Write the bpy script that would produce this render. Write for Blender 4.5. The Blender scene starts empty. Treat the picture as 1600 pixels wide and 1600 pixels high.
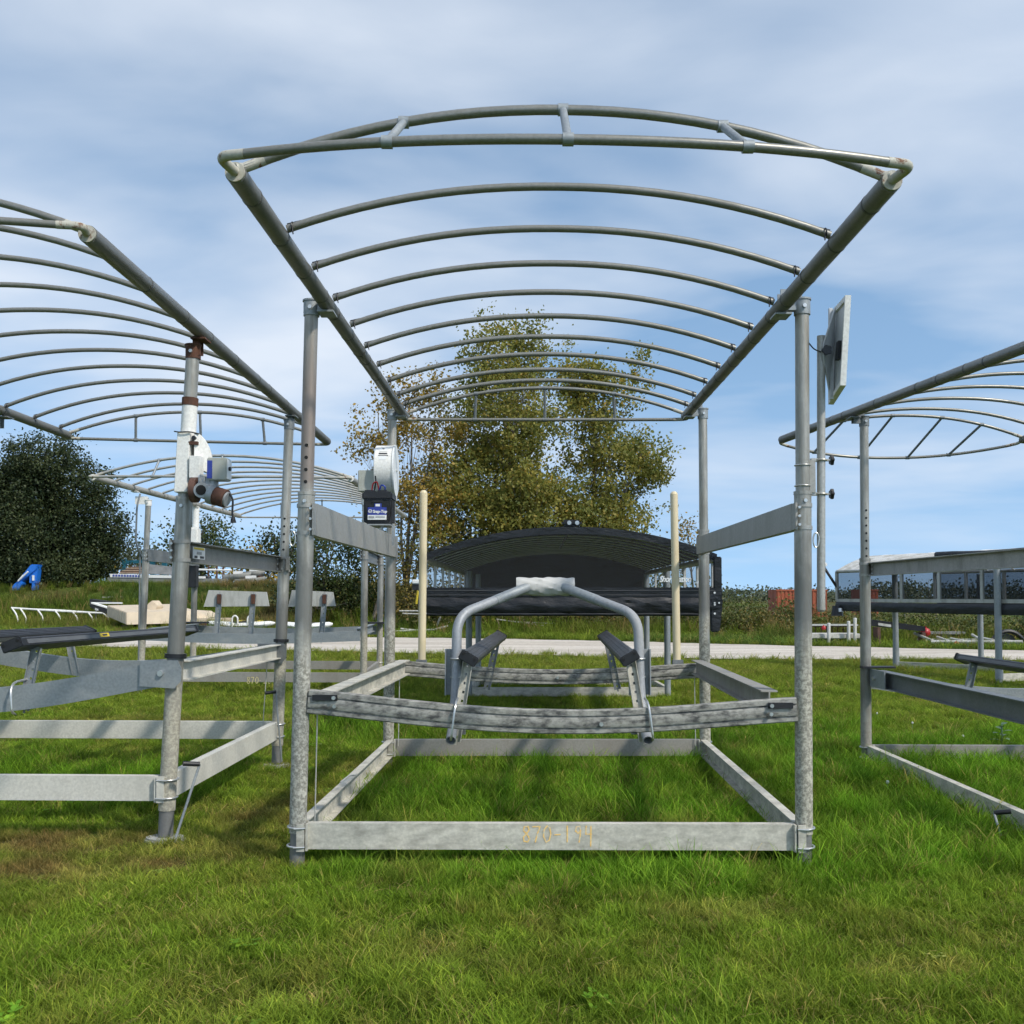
import bpy, bmesh, math, random
import numpy as np
from mathutils import Vector, Matrix, noise

random.seed(7)
rng = np.random.default_rng(7)
R = math.radians
scene = bpy.context.scene
COL = scene.collection

# ------------------------------------------------------------------ camera
F_PX, HOR, PPY, CAMH = 1540.0, 931.0, 867.0, 1.63
PITCH = math.atan((HOR - PPY) / F_PX)
cam_d = bpy.data.cameras.new('camera')
cam_d.sensor_width = 36.0
cam_d.lens = F_PX / 1600.0 * 36.0
cam_d.shift_y = (PPY - 800.0) / 1600.0
cam_d.clip_start = 0.05
cam_d.clip_end = 6000.0
cam = bpy.data.objects.new('camera', cam_d)
cam.location = (0, 0, CAMH)
cam.rotation_euler = (math.pi / 2 + PITCH, 0, 0)
COL.objects.link(cam)
scene.camera = cam

# ------------------------------------------------------------------ light
SUN_AZ, SUN_EL = R(131.0), R(45.0)      # azimuth clockwise from +Y (camera looks along +Y)
to_sun = Vector((math.sin(SUN_AZ) * math.cos(SUN_EL), math.cos(SUN_AZ) * math.cos(SUN_EL), math.sin(SUN_EL)))
sun_d = bpy.data.lights.new('sun', 'SUN')
sun_d.energy = 2.05
sun_d.angle = R(3.0)
sun_d.color = (1.0, 0.94, 0.84)
sun = bpy.data.objects.new('sun', sun_d)
sun.rotation_euler = to_sun.to_track_quat('Z', 'Y').to_euler()
COL.objects.link(sun)

world = bpy.data.worlds.new('World')
scene.world = world
world.use_nodes = True
wn, wl = world.node_tree.nodes, world.node_tree.links
wn.clear()
w_out = wn.new('ShaderNodeOutputWorld')
w_bg = wn.new('ShaderNodeBackground')
w_bg.inputs['Strength'].default_value = 0.15
w_sky = wn.new('ShaderNodeTexSky')
w_sky.sky_type = 'NISHITA'
w_sky.sun_disc = False
w_sky.sun_elevation = SUN_EL
w_sky.sun_rotation = SUN_AZ
w_sky.air_density = 1.0
w_sky.dust_density = 0.3
w_sky.ozone_density = 3.0
w_tc = wn.new('ShaderNodeTexCoord')
w_sep = wn.new('ShaderNodeSeparateXYZ')
wl.new(w_tc.outputs['Generated'], w_sep.inputs[0])
def wmath(op, a, b=None, c=None):
    n = wn.new('ShaderNodeMath'); n.operation = op
    for i, q in enumerate((a, b, c)):
        if q is None: continue
        if isinstance(q, (int, float)): n.inputs[i].default_value = q
        else: wl.new(q, n.inputs[i])
    return n.outputs[0]
# look the air up a little higher than the true horizon: autumn air without the bright haze band
w_up = wn.new('ShaderNodeCombineXYZ')
wl.new(w_sep.outputs[0], w_up.inputs[0]); wl.new(w_sep.outputs[1], w_up.inputs[1])
wl.new(wmath('MULTIPLY_ADD', wmath('MAXIMUM', w_sep.outputs[2], 0.0), 0.85, 0.25), w_up.inputs[2])
w_nrm = wn.new('ShaderNodeVectorMath'); w_nrm.operation = 'NORMALIZE'
wl.new(w_up.outputs[0], w_nrm.inputs[0]); wl.new(w_nrm.outputs[0], w_sky.inputs['Vector'])
zc = wmath('MAXIMUM', wmath('ADD', w_sep.outputs[2], 0.12), 0.03)
w_cmb = wn.new('ShaderNodeCombineXYZ')
wl.new(wmath('DIVIDE', w_sep.outputs[0], zc), w_cmb.inputs[0])
wl.new(wmath('DIVIDE', w_sep.outputs[1], zc), w_cmb.inputs[1])
def wnoise(scale, detail, rough, off, sx=1.0, sy=1.0, dist=0.0):
    m = wn.new('ShaderNodeMapping')
    m.inputs['Location'].default_value = off
    m.inputs['Scale'].default_value = (sx, sy, 1)
    m.inputs['Rotation'].default_value = (0, 0, R(24))
    wl.new(w_cmb.outputs[0], m.inputs[0])
    n = wn.new('ShaderNodeTexNoise')
    n.inputs['Scale'].default_value = scale
    n.inputs['Detail'].default_value = detail
    n.inputs['Roughness'].default_value = rough
    n.inputs['Distortion'].default_value = dist
    wl.new(m.outputs[0], n.inputs['Vector'])
    return n.outputs['Fac']
big = wnoise(0.75, 4, 0.5, (4.0, 1.3, 0), 1.0, 1.25, 0.3)
wisp = wnoise(1.9, 6, 0.52, (1.2, 6.1, 0), 0.9, 1.3, 0.4)
cl = wmath('ADD', wmath('MULTIPLY', big, 0.78), wmath('MULTIPLY', wisp, 0.22))
w_rmp = wn.new('ShaderNodeValToRGB')
w_rmp.color_ramp.elements[0].position = 0.38
w_rmp.color_ramp.elements[0].color = (0.0, 0.0, 0.0, 1)
w_rmp.color_ramp.elements[1].position = 0.64
w_rmp.color_ramp.elements[1].color = (0.86, 0.86, 0.86, 1)
wl.new(cl, w_rmp.inputs[0])
w_mix = wn.new('ShaderNodeMix'); w_mix.data_type = 'RGBA'
w_low = wn.new('ShaderNodeMapRange'); w_low.inputs[1].default_value = 0.0; w_low.inputs[2].default_value = 0.22
w_low.inputs[3].default_value = 0.12
wl.new(w_sep.outputs[2], w_low.inputs[0])
wl.new(wmath('MULTIPLY', w_rmp.outputs[0], w_low.outputs[0]), w_mix.inputs['Factor'])
w_hsv = wn.new('ShaderNodeHueSaturation')
w_hsv.inputs['Saturation'].default_value = 0.92
w_hsv.inputs['Value'].default_value = 0.86
w_hsv.inputs['Hue'].default_value = 0.488
wl.new(w_sky.outputs[0], w_hsv.inputs['Color'])
wl.new(w_hsv.outputs[0], w_mix.inputs['A'])
w_mix.inputs['B'].default_value = (3.42, 3.70, 4.10, 1)
wl.new(w_mix.outputs['Result'], w_bg.inputs['Color'])
wl.new(w_bg.outputs[0], w_out.inputs[0])

scene.view_settings.view_transform = 'Standard'
scene.view_settings.look = 'None'
scene.view_settings.exposure = 0.72
scene.view_settings.gamma = 1.0
scene.view_settings.use_curve_mapping = False
scene.render.engine = 'CYCLES'
scene.cycles.max_bounces = 5
scene.cycles.diffuse_bounces = 3
scene.cycles.glossy_bounces = 2
scene.cycles.transmission_bounces = 3
scene.cycles.transparent_max_bounces = 12
scene.cycles.use_adaptive_sampling = True
scene.cycles.adaptive_threshold = 0.02
scene.cycles.adaptive_min_samples = 12
scene.cycles.use_denoising = True

# ------------------------------------------------------------------ helpers
def P(px, py, Y):
    """point of the place at world depth Y seen at photograph pixel (px, py)"""
    xc, yc = (px - 800.0) / F_PX, -(py - PPY) / F_PX
    d = Vector((xc, math.cos(PITCH) - math.sin(PITCH) * yc, math.sin(PITCH) + math.cos(PITCH) * yc))
    return Vector((0, 0, CAMH)) + d * (Y / d.y)

V = Vector
def smooth(a, b, x):
    t = min(1.0, max(0.0, (x - a) / (b - a)))
    return t * t * (3 - 2 * t)
def near_edge(x): return 27.4 + (-0.255 * x if x < 0 else -0.34 * x)
def far_edge(x): return 36.5 + (-0.262 * x if x < 0 else -0.50 * x)
def gz(x, y):
    d = y - far_edge(x)
    left = smooth(3, -9, x)
    z = left * smooth(5, 14, d) * 2.1
    z += 0.10 * noise.noise(V((x * .12, y * .12, 3.1))) * smooth(10, 20, y)
    if y > 12: z += 0.02
    return z

ORG = {}
def tag(o, label=None, cat=None, group=None, kind=None):
    if label: o['label'] = label
    if cat: o['category'] = cat
    if group: o['group'] = group
    if kind: o['kind'] = kind
    return o
def thing(name, loc, label, cat, group=None):
    o = bpy.data.objects.new(name, None)
    o.empty_display_size = 0.2
    o.location = loc
    COL.objects.link(o)
    ORG[o] = V(loc)
    return tag(o, label, cat, group)

class MB:
    def __init__(self):
        self.v, self.f, self.s = [], [], []
    def add(self, vs, fs, sm=False):
        k = len(self.v)
        self.v += [tuple(q) for q in vs]
        self.f += [tuple(i + k for i in f) for f in fs]
        self.s += [sm] * len(fs)
        return self
    def tube(self, path, r, n=12, caps=True, hollow=0.0):
        path = [V(p) for p in path]
        m = len(path)
        rs = r if isinstance(r, (list, tuple)) else [r] * m
        t0 = (path[1] - path[0]).normalized()
        ref = V((0, 0, 1)) if abs(t0.z) < 0.9 else V((1, 0, 0))
        s = t0.cross(ref).normalized()
        vs, fs = [], []
        for i, p in enumerate(path):
            if i == 0: t = path[1] - path[0]
            elif i == m - 1: t = path[-1] - path[-2]
            else: t = (path[i + 1] - p).normalized() + (p - path[i - 1]).normalized()
            t.normalize()
            s = (s - t * s.dot(t)).normalized()
            u = t.cross(s)
            for k in range(n):
                a = 2 * math.pi * k / n
                vs.append(p + (s * math.cos(a) + u * math.sin(a)) * rs[i])
        for i in range(m - 1):
            for k in range(n):
                fs.append((i * n + k, i * n + (k + 1) % n, (i + 1) * n + (k + 1) % n, (i + 1) * n + k))
        self.add(vs, fs, True)
        if caps:
            b = len(self.v) - m * n
            self.f.append(tuple(b + k for k in range(n))[::-1]); self.s.append(False)
            self.f.append(tuple(b + (m - 1) * n + k for k in range(n))); self.s.append(False)
        return self
    def pipe(self, path, r, wall=0.006, n=16):
        """open-ended pipe with an inner wall"""
        path = [V(p) for p in path]
        self.tube(path, r, n, False)
        k = len(self.v)
        m = len(path)
        self.tube(path, r - wall, n, False)
        a0 = k - m * n
        for base in (0, (m - 1) * n):
            for q in range(n):
                self.f.append((a0 + base + q, a0 + base + (q + 1) % n, k + base + (q + 1) % n, k + base + q)); self.s.append(False)
        return self
    def box(self, c, s, ax=None):
        c = V(c)
        X, Y, Z = (V((1, 0, 0)), V((0, 1, 0)), V((0, 0, 1))) if ax is None else ax
        vs = [c + X * (s[0] / 2 * i) + Y * (s[1] / 2 * j) + Z * (s[2] / 2 * k) for i in (-1, 1) for j in (-1, 1) for k in (-1, 1)]
        return self.add(vs, [(0, 1, 3, 2), (4, 6, 7, 5), (0, 4, 5, 1), (2, 3, 7, 6), (0, 2, 6, 4), (1, 5, 7, 3)])
    def extr(self, prof, path, up=(0, 0, 1), sm=False):
        """closed 2-D profile (side, up) swept along path"""
        path = [V(p) for p in path]; up = V(up)
        n = len(prof); vs = []
        for i, p in enumerate(path):
            if i == 0: t = path[1] - path[0]
            elif i == len(path) - 1: t = path[-1] - path[-2]
            else: t = path[i + 1] - path[i - 1]
            t.normalize()
            s = t.cross(up).normalized(); u = s.cross(t)
            vs += [p + s * a + u * b for a, b in prof]
        fs = []
        for i in range(len(path) - 1):
            for k in range(n):
                fs.append((i * n + k, i * n + (k + 1) % n, (i + 1) * n + (k + 1) % n, (i + 1) * n + k))
        self.add(vs, fs, sm)
        b = len(self.v) - len(vs)
        self.f.append(tuple(b + k for k in range(n))[::-1]); self.s.append(False)
        self.f.append(tuple(b + len(vs) - n + k for k in range(n))); self.s.append(False)
        return self
    def ball(self, c, r, n=10, sc=(1, 1, 1)):
        c = V(c); vs = [c + V((0, 0, -r * sc[2]))]; m = n // 2
        for i in range(1, m):
            a = -math.pi / 2 + math.pi * i / m
            for k in range(n):
                b = 2 * math.pi * k / n
                vs.append(c + V((r * sc[0] * math.cos(a) * math.cos(b), r * sc[1] * math.cos(a) * math.sin(b), r * sc[2] * math.sin(a))))
        vs.append(c + V((0, 0, r * sc[2])))
        fs = [(0, 1 + (k + 1) % n, 1 + k) for k in range(n)]
        for i in range(m - 2):
            for k in range(n):
                fs.append((1 + i * n + k, 1 + i * n + (k + 1) % n, 1 + (i + 1) * n + (k + 1) % n, 1 + (i + 1) * n + k))
        e = len(vs) - 1; q = 1 + (m - 2) * n
        fs += [(q + k, q + (k + 1) % n, e) for k in range(n)]
        return self.add(vs, fs, True)
    def prism(self, pts, d):
        """polygon pts extruded by vector d"""
        pts = [V(p) for p in pts]; d = V(d); n = len(pts)
        vs = pts + [p + d for p in pts]
        fs = [tuple(range(n))[::-1], tuple(range(n, 2 * n))] + [(k, (k + 1) % n, n + (k + 1) % n, n + k) for k in range(n)]
        return self.add(vs, fs)
    def mesh(self, name, org=V((0, 0, 0)), bev=0.0):
        me = bpy.data.meshes.new(name)
        me.from_pydata([(a - org.x, b - org.y, c - org.z) for a, b, c in self.v], [], self.f)
        me.polygons.foreach_set('use_smooth', self.s)
        bm = bmesh.new(); bm.from_mesh(me)
        bmesh.ops.recalc_face_normals(bm, faces=bm.faces)
        if bev > 0:
            es = [e for e in bm.edges if len(e.link_faces) == 2 and e.calc_face_angle(0) > 0.6]
            bmesh.ops.bevel(bm, geom=es, offset=bev, segments=2, affect='EDGES', clamp_overlap=True)
            for f in bm.faces: f.smooth = True
        bm.to_mesh(me); bm.free()
        me.set_sharp_from_angle(angle=R(42))
        return me
    def build(self, name, mat, parent=None, bev=0.0, label=None, loc=None):
        org = ORG.get(parent, V((0, 0, 0)))
        if parent is None and loc is not None: org = V(loc)
        me = self.mesh(name, org, bev)
        me.materials.append(mat)
        o = bpy.data.objects.new(name, me)
        COL.objects.link(o)
        if parent is not None:
            o.parent = parent
        elif loc is not None:
            o.location = loc
        ORG[o] = org
        if label: o['label'] = label
        return o

def inst(src, name, parent, offset):
    """a piece sharing src's mesh, moved by offset inside the same parent"""
    o = bpy.data.objects.new(name, src.data)
    COL.objects.link(o)
    o.parent = parent
    o.location = V(src.location) + V(offset)
    ORG[o] = ORG[parent]
    return o

def arc(p0, p1, rise, n=20, bulge=V((0, 0, 0)), pw=2.0):
    p0, p1 = V(p0), V(p1)
    out = []
    for i in range(n + 1):
        t = i / n; k = 1 - abs(2 * t - 1) ** pw
        out.append(p0.lerp(p1, t) + V((0, 0, rise * k)) + bulge * k)
    return out
def bez(pts, n=8, rmax=9.0):
    """rounded polyline"""
    pts = [V(p) for p in pts]; out = [pts[0]]
    for i in range(1, len(pts) - 1):
        a, b, c = pts[i - 1], pts[i], pts[i + 1]
        r = min(rmax, 0.45 * min((b - a).length, (c - b).length))
        s, e = b + (a - b).normalized() * r, b + (c - b).normalized() * r
        for k in range(n + 1):
            t = k / n
            out.append(s * (1 - t) ** 2 + b * (2 * t * (1 - t)) + e * t * t)
    out.append(pts[-1])
    return out

def channel(w, h, t=0.008, side=1):
    """C channel, web at side 0, flanges towards +side"""
    p = [(0, -h / 2), (w, -h / 2), (w, -h / 2 + t), (t, -h / 2 + t), (t, h / 2 - t), (w, h / 2 - t), (w, h / 2), (0, h / 2)]
    return [(a * side, b) for a, b in (p if side > 0 else p[::-1])]
def ibeam(w, h, t=0.009):
    a, b = w / 2, h / 2
    return [(-a, -b), (a, -b), (a, -b + t), (t / 2, -b + t), (t / 2, b - t), (a, b - t), (a, b), (-a, b), (-a, b - t), (-t / 2, b - t), (-t / 2, -b + t), (-a, -b + t)]

# ------------------------------------------------------------------ materials
def new_mat(name):
    m = bpy.data.materials.new(name); m.use_nodes = True
    n, l = m.node_tree.nodes, m.node_tree.links
    return m, n, l, n['Principled BSDF']
def tex(n, l, kind, scale, coord='Object', detail=4, rough=0.55, stretch=None):
    tc = n.new('ShaderNodeTexCoord')
    src = tc.outputs[coord]
    if stretch:
        mp = n.new('ShaderNodeMapping'); mp.inputs['Scale'].default_value = stretch
        l.new(src, mp.inputs[0]); src = mp.outputs[0]
    t = n.new(kind)
    t.inputs['Scale'].default_value = scale
    if kind == 'ShaderNodeTexNoise':
        t.inputs['Detail'].default_value = detail; t.inputs['Roughness'].default_value = rough
    l.new(src, t.inputs['Vector'])
    return t.outputs[0]
def ramp(n, l, src, stops):
    r = n.new('ShaderNodeValToRGB')
    while len(r.color_ramp.elements) < len(stops): r.color_ramp.elements.new(0.5)
    for e, (p, c) in zip(r.color_ramp.elements, stops):
        e.position = p; e.color = (*c, 1) if len(c) == 3 else c
    l.new(src, r.inputs[0])
    return r.outputs[0]
def mixc(n, l, fac, a, b, mode='MIX'):
    m = n.new('ShaderNodeMix'); m.data_type = 'RGBA'; m.blend_type = mode
    for key, q in (('Factor', fac), ('A', a), ('B', b)):
        if isinstance(q, (int, float)): m.inputs[key].default_value = q
        elif isinstance(q, tuple): m.inputs[key].default_value = (*q, 1) if len(q) == 3 else q
        else: l.new(q, m.inputs[key])
    return m.outputs['Result']
def bump(n, l, b, src, strength, dist=0.01):
    k = n.new('ShaderNodeBump'); k.inputs['Strength'].default_value = strength; k.inputs['Distance'].default_value = dist
    l.new(src, k.inputs['Height']); l.new(k.outputs[0], b.inputs['Normal'])
def simple(name, col, rough=0.5, metal=0.0, var=0.12, scale=6.0, bmp=0.0, spec=0.5):
    m, n, l, b = new_mat(name)
    t = tex(n, l, 'ShaderNodeTexNoise', scale)
    lo = tuple(max(0, c * (1 - var)) for c in col); hi = tuple(min(1, c * (1 + var)) for c in col)
    l.new(ramp(n, l, t, [(0.3, lo), (0.7, hi)]), b.inputs['Base Color'])
    b.inputs['Metallic'].default_value = metal
    r = ramp(n, l, t, [(0.3, (rough * .85,) * 3), (0.7, (min(1, rough * 1.15),) * 3)])
    l.new(r, b.inputs['Roughness'])
    b.inputs['Specular IOR Level'].default_value = spec
    if bmp: bump(n, l, b, t, bmp)
    return m
def weathered(name, col, dirt, metal=0.6, rough=0.42, scale=5.0, amt=(0.48, 0.68), stretch=(1, 1, 0.35), fine=60.0, dirtmax=1.0):
    """bare metal with mottled tarnish and scuffs"""
    m, n, l, b = new_mat(name)
    t1 = tex(n, l, 'ShaderNodeTexNoise', scale, stretch=stretch, detail=8, rough=0.65)
    t2 = tex(n, l, 'ShaderNodeTexNoise', fine, detail=3)
    f = ramp(n, l, t1, [(amt[0], (0, 0, 0)), (amt[1], (dirtmax,) * 3)])
    base = mixc(n, l, ramp(n, l, t2, [(0.3, (0, 0, 0)), (0.7, (1, 1, 1))]), tuple(c * 0.86 for c in col), tuple(min(1, c * 1.1) for c in col))
    l.new(mixc(n, l, f, base, dirt), b.inputs['Base Color'])
    l.new(ramp(n, l, f, [(0.0, (metal,) * 3), (1.0, (metal * 0.15,) * 3)]), b.inputs['Metallic'])
    l.new(ramp(n, l, t1, [(0.3, (rough * 0.8,) * 3), (0.7, (min(1, rough * 1.5),) * 3)]), b.inputs['Roughness'])
    bump(n, l, b, t2, 0.06, 0.003)
    return m
def post_metal(name, col, scum, speck, top=1.35, metal=0.42, rough=0.42, tarnish=None):
    """aluminium post that stood in a lake: a crust of dried scum below the old water line"""
    m, n, l, b = new_mat(name)
    geo = n.new('ShaderNodeNewGeometry'); sp = n.new('ShaderNodeSeparateXYZ')
    l.new(geo.outputs['Position'], sp.inputs[0])
    t1 = tex(n, l, 'ShaderNodeTexNoise', 7.0, detail=8, rough=0.7, stretch=(1, 1, 0.5))
    t2 = tex(n, l, 'ShaderNodeTexNoise', 45.0, detail=6, rough=0.75)
    h = n.new('ShaderNodeMath'); h.operation = 'MULTIPLY_ADD'
    l.new(t1, h.inputs[0]); h.inputs[1].default_value = -1.1; h.inputs[2].default_value = top + 0.55
    d = n.new('ShaderNodeMath'); d.operation = 'SUBTRACT'
    l.new(h.outputs[0], d.inputs[0]); l.new(sp.outputs[2], d.inputs[1])
    mask = ramp(n, l, d.outputs[0], [(0.0, (0, 0, 0)), (0.22, (0.92,) * 3)])
    sc = mixc(n, l, ramp(n, l, t2, [(0.44, (0, 0, 0)), (0.60, (1, 1, 1))]), speck, scum)
    base = mixc(n, l, ramp(n, l, t1, [(0.40, (0, 0, 0)), (0.66, (1, 1, 1))]), tuple(c * 0.72 for c in col), col)
    t4 = tex(n, l, 'ShaderNodeTexNoise', 34.0, detail=4, rough=0.6, stretch=(1, 1, 0.05))
    base = mixc(n, l, 1.0, base, ramp(n, l, t4, [(0.32, (0.70, 0.68, 0.64)), (0.62, (1.12, 1.12, 1.12))]), 'MULTIPLY')
    wl1 = n.new('ShaderNodeMath'); wl1.operation = 'SUBTRACT'; l.new(sp.outputs[2], wl1.inputs[0]); wl1.inputs[1].default_value = top + 0.22
    wl2 = n.new('ShaderNodeMath'); wl2.operation = 'MULTIPLY_ADD'; l.new(t1, wl2.inputs[0]); wl2.inputs[1].default_value = 0.7; l.new(wl1.outputs[0], wl2.inputs[2])
    wb = ramp(n, l, wl2.outputs[0], [(0.05, (0, 0, 0)), (0.22, (0.8,) * 3), (0.42, (0.75,) * 3), (0.75, (0, 0, 0))])
    base = mixc(n, l, wb, base, tuple(c * 0.36 for c in col))
    if tarnish:
        z2 = ramp(n, l, sp.outputs[2], [(0.0, (0, 0, 0)), (1.0, (1, 1, 1))])
        tr = n.new('ShaderNodeMapRange'); tr.inputs[1].default_value = 2.26; tr.inputs[2].default_value = 2.34
        l.new(sp.outputs[2], tr.inputs[0])
        tr2 = n.new('ShaderNodeMapRange'); tr2.inputs[1].default_value = 3.38; tr2.inputs[2].default_value = 2.9
        l.new(sp.outputs[2], tr2.inputs[0])
        mm = n.new('ShaderNodeMath'); mm.operation = 'MULTIPLY'
        l.new(tr.outputs[0], mm.inputs[0]); l.new(tr2.outputs[0], mm.inputs[1])
        base = mixc(n, l, mm.outputs[0], base, tarnish)
    l.new(mixc(n, l, mask, base, sc), b.inputs['Base Color'])
    l.new(ramp(n, l, mask, [(0, (metal,) * 3), (1, (0.03,) * 3)]), b.inputs['Metallic'])
    l.new(ramp(n, l, mask, [(0, (rough,) * 3), (1, (0.85,) * 3)]), b.inputs['Roughness'])
    bump(n, l, b, t2, 0.12, 0.004)
    return m

M = {}
M['alum'] = weathered('aluminium', (0.45, 0.438, 0.40), (0.27, 0.258, 0.225), metal=0.45)
M['alum_plate'] = weathered('aluminium_plate', (0.37, 0.362, 0.335), (0.28, 0.272, 0.245), metal=0.4, rough=0.5, amt=(0.5, 0.8), dirtmax=0.6)
M['postA'] = post_metal('post_aluminium', (0.46, 0.445, 0.40), (0.54, 0.52, 0.43), (0.22, 0.21, 0.17), top=1.42)
M['postAL'] = post_metal('post_tarnished', (0.46, 0.445, 0.40), (0.55, 0.535, 0.465), (0.22, 0.213, 0.18), top=1.42, tarnish=(0.27, 0.22, 0.185))
M['postB'] = post_metal('post_grey', (0.44, 0.43, 0.39), (0.50, 0.47, 0.37), (0.30, 0.28, 0.23), top=1.15)
M['postF'] = post_metal('post_bare', (0.42, 0.405, 0.36), (0.38, 0.35, 0.29), (0.28, 0.26, 0.22), top=0.55)
M['foot'] = weathered('foot_tube', (0.23, 0.23, 0.225), (0.17, 0.165, 0.15), metal=0.4, rough=0.5)
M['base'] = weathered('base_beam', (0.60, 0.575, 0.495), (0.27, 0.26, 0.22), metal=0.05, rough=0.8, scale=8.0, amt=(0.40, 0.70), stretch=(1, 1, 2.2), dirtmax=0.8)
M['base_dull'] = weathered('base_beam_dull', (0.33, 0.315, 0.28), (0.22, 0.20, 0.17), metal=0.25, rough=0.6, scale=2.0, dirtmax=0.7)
M['baseB'] = weathered('base_beam_cream', (0.62, 0.60, 0.53), (0.40, 0.39, 0.34), metal=0.05, rough=0.75, scale=2.5, dirtmax=0.7)
M['cradle'] = weathered('cradle_beam', (0.37, 0.36, 0.32), (0.075, 0.075, 0.072), metal=0.1, rough=0.6, scale=20.0, amt=(0.42, 0.64), stretch=(0.6, 1, 1.3))
M['galv'] = weathered('galvanised_steel', (0.30, 0.325, 0.335), (0.42, 0.43, 0.42), metal=0.4, rough=0.5, scale=4.0, amt=(0.5, 0.75), stretch=(1, 1, 1.5), dirtmax=0.6)
M['galv_dark'] = weathered('galvanised_dark', (0.19, 0.205, 0.21), (0.29, 0.30, 0.295), metal=0.4, rough=0.5, scale=4.0, amt=(0.5, 0.8), dirtmax=0.6)
M['rail'] = weathered('canopy_rail', (0.20, 0.196, 0.175), (0.12, 0.118, 0.10), metal=0.45, rough=0.38, scale=2.6, stretch=(1, 0.4, 1), dirtmax=0.8)
M['bow'] = weathered('canopy_bow', (0.25, 0.244, 0.217), (0.155, 0.152, 0.13), metal=0.45, rough=0.36, scale=5.0, stretch=(0.4, 1, 1), dirtmax=0.7)
M['guide_tube'] = weathered('guide_tube', (0.32, 0.335, 0.35), (0.38, 0.385, 0.38), metal=0.3, rough=0.55, scale=3.0, dirtmax=0.5)
M['band'] = simple('dark_band', (0.09, 0.09, 0.085), 0.5)
M['bow_pale'] = simple('pale_bow', (0.74, 0.74, 0.72), 0.45, 0.0, 0.05)
M['white'] = weathered('white_paint', (0.80, 0.79, 0.75), (0.62, 0.58, 0.50), metal=0.0, rough=0.45, scale=4.0, amt=(0.55, 0.85), dirtmax=0.5)
M['white_rusty'] = weathered('white_paint_rusty', (0.46, 0.44, 0.37), (0.17, 0.08, 0.042), metal=0.0, rough=0.6, scale=16.0, amt=(0.55, 0.62), stretch=(1, 1, 1))
M['white_dirty'] = weathered('dirty_white', (0.62, 0.61, 0.57), (0.36, 0.34, 0.29), metal=0.0, rough=0.7, scale=5.0, amt=(0.42, 0.6), dirtmax=0.8)
M['rust'] = weathered('rust', (0.085, 0.038, 0.024), (0.15, 0.065, 0.038), metal=0.1, rough=0.85, scale=20)
M['pvc'] = simple('cream_pvc', (0.72, 0.61, 0.40), 0.45, 0, 0.05, 3)
M['black'] = simple('black_plastic', (0.016, 0.016, 0.018), 0.45, 0, 0.3, 10)
M['bunk'] = simple('bunk_plastic', (0.060, 0.060, 0.062), 0.40, 0, 0.2, 8)
M['bunk_light'] = simple('bunk_rail_grey', (0.15, 0.155, 0.16), 0.42, 0.3, 0.2, 5)
M['hole'] = simple('hole_dark', (0.01, 0.01, 0.01), 0.9)
M['bolt'] = simple('zinc_bolt', (0.62, 0.62, 0.60), 0.35, 0.8, 0.1, 30)
M['cable'] = simple('steel_cable', (0.55, 0.54, 0.50), 0.5, 0.4, 0.15, 80)
M['motor'] = weathered('motor_grey', (0.34, 0.36, 0.37), (0.22, 0.22, 0.22), metal=0.3, rough=0.5, scale=12)
M['blue_label'] = simple('blue_label', (0.03, 0.05, 0.30), 0.4, 0, 0.1)
M['white_label'] = simple('white_label', (0.78, 0.79, 0.78), 0.4, 0, 0.05)
M['grey_print'] = simple('grey_print', (0.32, 0.33, 0.33), 0.5)
M['dark_print'] = simple('dark_print', (0.05, 0.05, 0.055), 0.5)
M['yellow'] = simple('yellow_label', (0.75, 0.55, 0.04), 0.45, 0, 0.08)
M['red'] = simple('red_plastic', (0.38, 0.02, 0.02), 0.4, 0, 0.1)
M['chalk'] = weathered('orange_crayon', (0.88, 0.58, 0.20), (0.60, 0.58, 0.50), metal=0, rough=0.9, scale=40, amt=(0.50, 0.64), stretch=(1, 1, 1), dirtmax=0.9)
M['chalk_y'] = simple('yellow_crayon', (0.72, 0.62, 0.30), 0.9, 0, 0.15, 40)
M['concrete'] = simple('pad_grey', (0.40, 0.40, 0.37), 0.85, 0, 0.25, 14, 0.3)
M['grey_box'] = simple('grey_enclosure', (0.40, 0.41, 0.36), 0.5, 0, 0.1)
M['cover'] = simple('pad_vinyl', (0.52, 0.51, 0.48), 0.55, 0, 0.12, 9, 0.4)
M['wood_grey'] = weathered('weathered_board', (0.46, 0.46, 0.43), (0.30, 0.30, 0.27), metal=0, rough=0.85, scale=3, stretch=(4, 1, 1), dirtmax=0.8)
M['beige'] = simple('beige_deck', (0.60, 0.50, 0.37), 0.8, 0, 0.1, 3)
M['blue'] = simple('blue_paint', (0.015, 0.16, 0.62), 0.4, 0, 0.1, 4)
M['teal'] = simple('teal_paint', (0.02, 0.13, 0.19), 0.5, 0, 0.2, 4)
M['green_p'] = simple('green_paint', (0.02, 0.16, 0.05), 0.5, 0, 0.2, 4)
M['lumber'] = simple('lumber', (0.34, 0.25, 0.17), 0.85, 0, 0.25, 6)
M['brown_steel'] = simple('brown_steel', (0.10, 0.05, 0.035), 0.7, 0, 0.3, 6)
M['grey_steel'] = simple('grey_steel', (0.25, 0.25, 0.245), 0.6, 0.2, 0.2, 4)
M['cont'] = weathered('container_orange', (0.36, 0.085, 0.035), (0.22, 0.07, 0.04), metal=0, rough=0.6, scale=0.8)
M['solar'] = simple('solar_back', (0.55, 0.56, 0.57), 0.5, 0.1, 0.08)
M['cells'] = simple('solar_cells', (0.01, 0.015, 0.05), 0.12, 0.0, 0.2, 20)
M['pale_green'] = simple('milkweed_leaf', (0.22, 0.32, 0.16), 0.6, 0, 0.25, 12)
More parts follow.
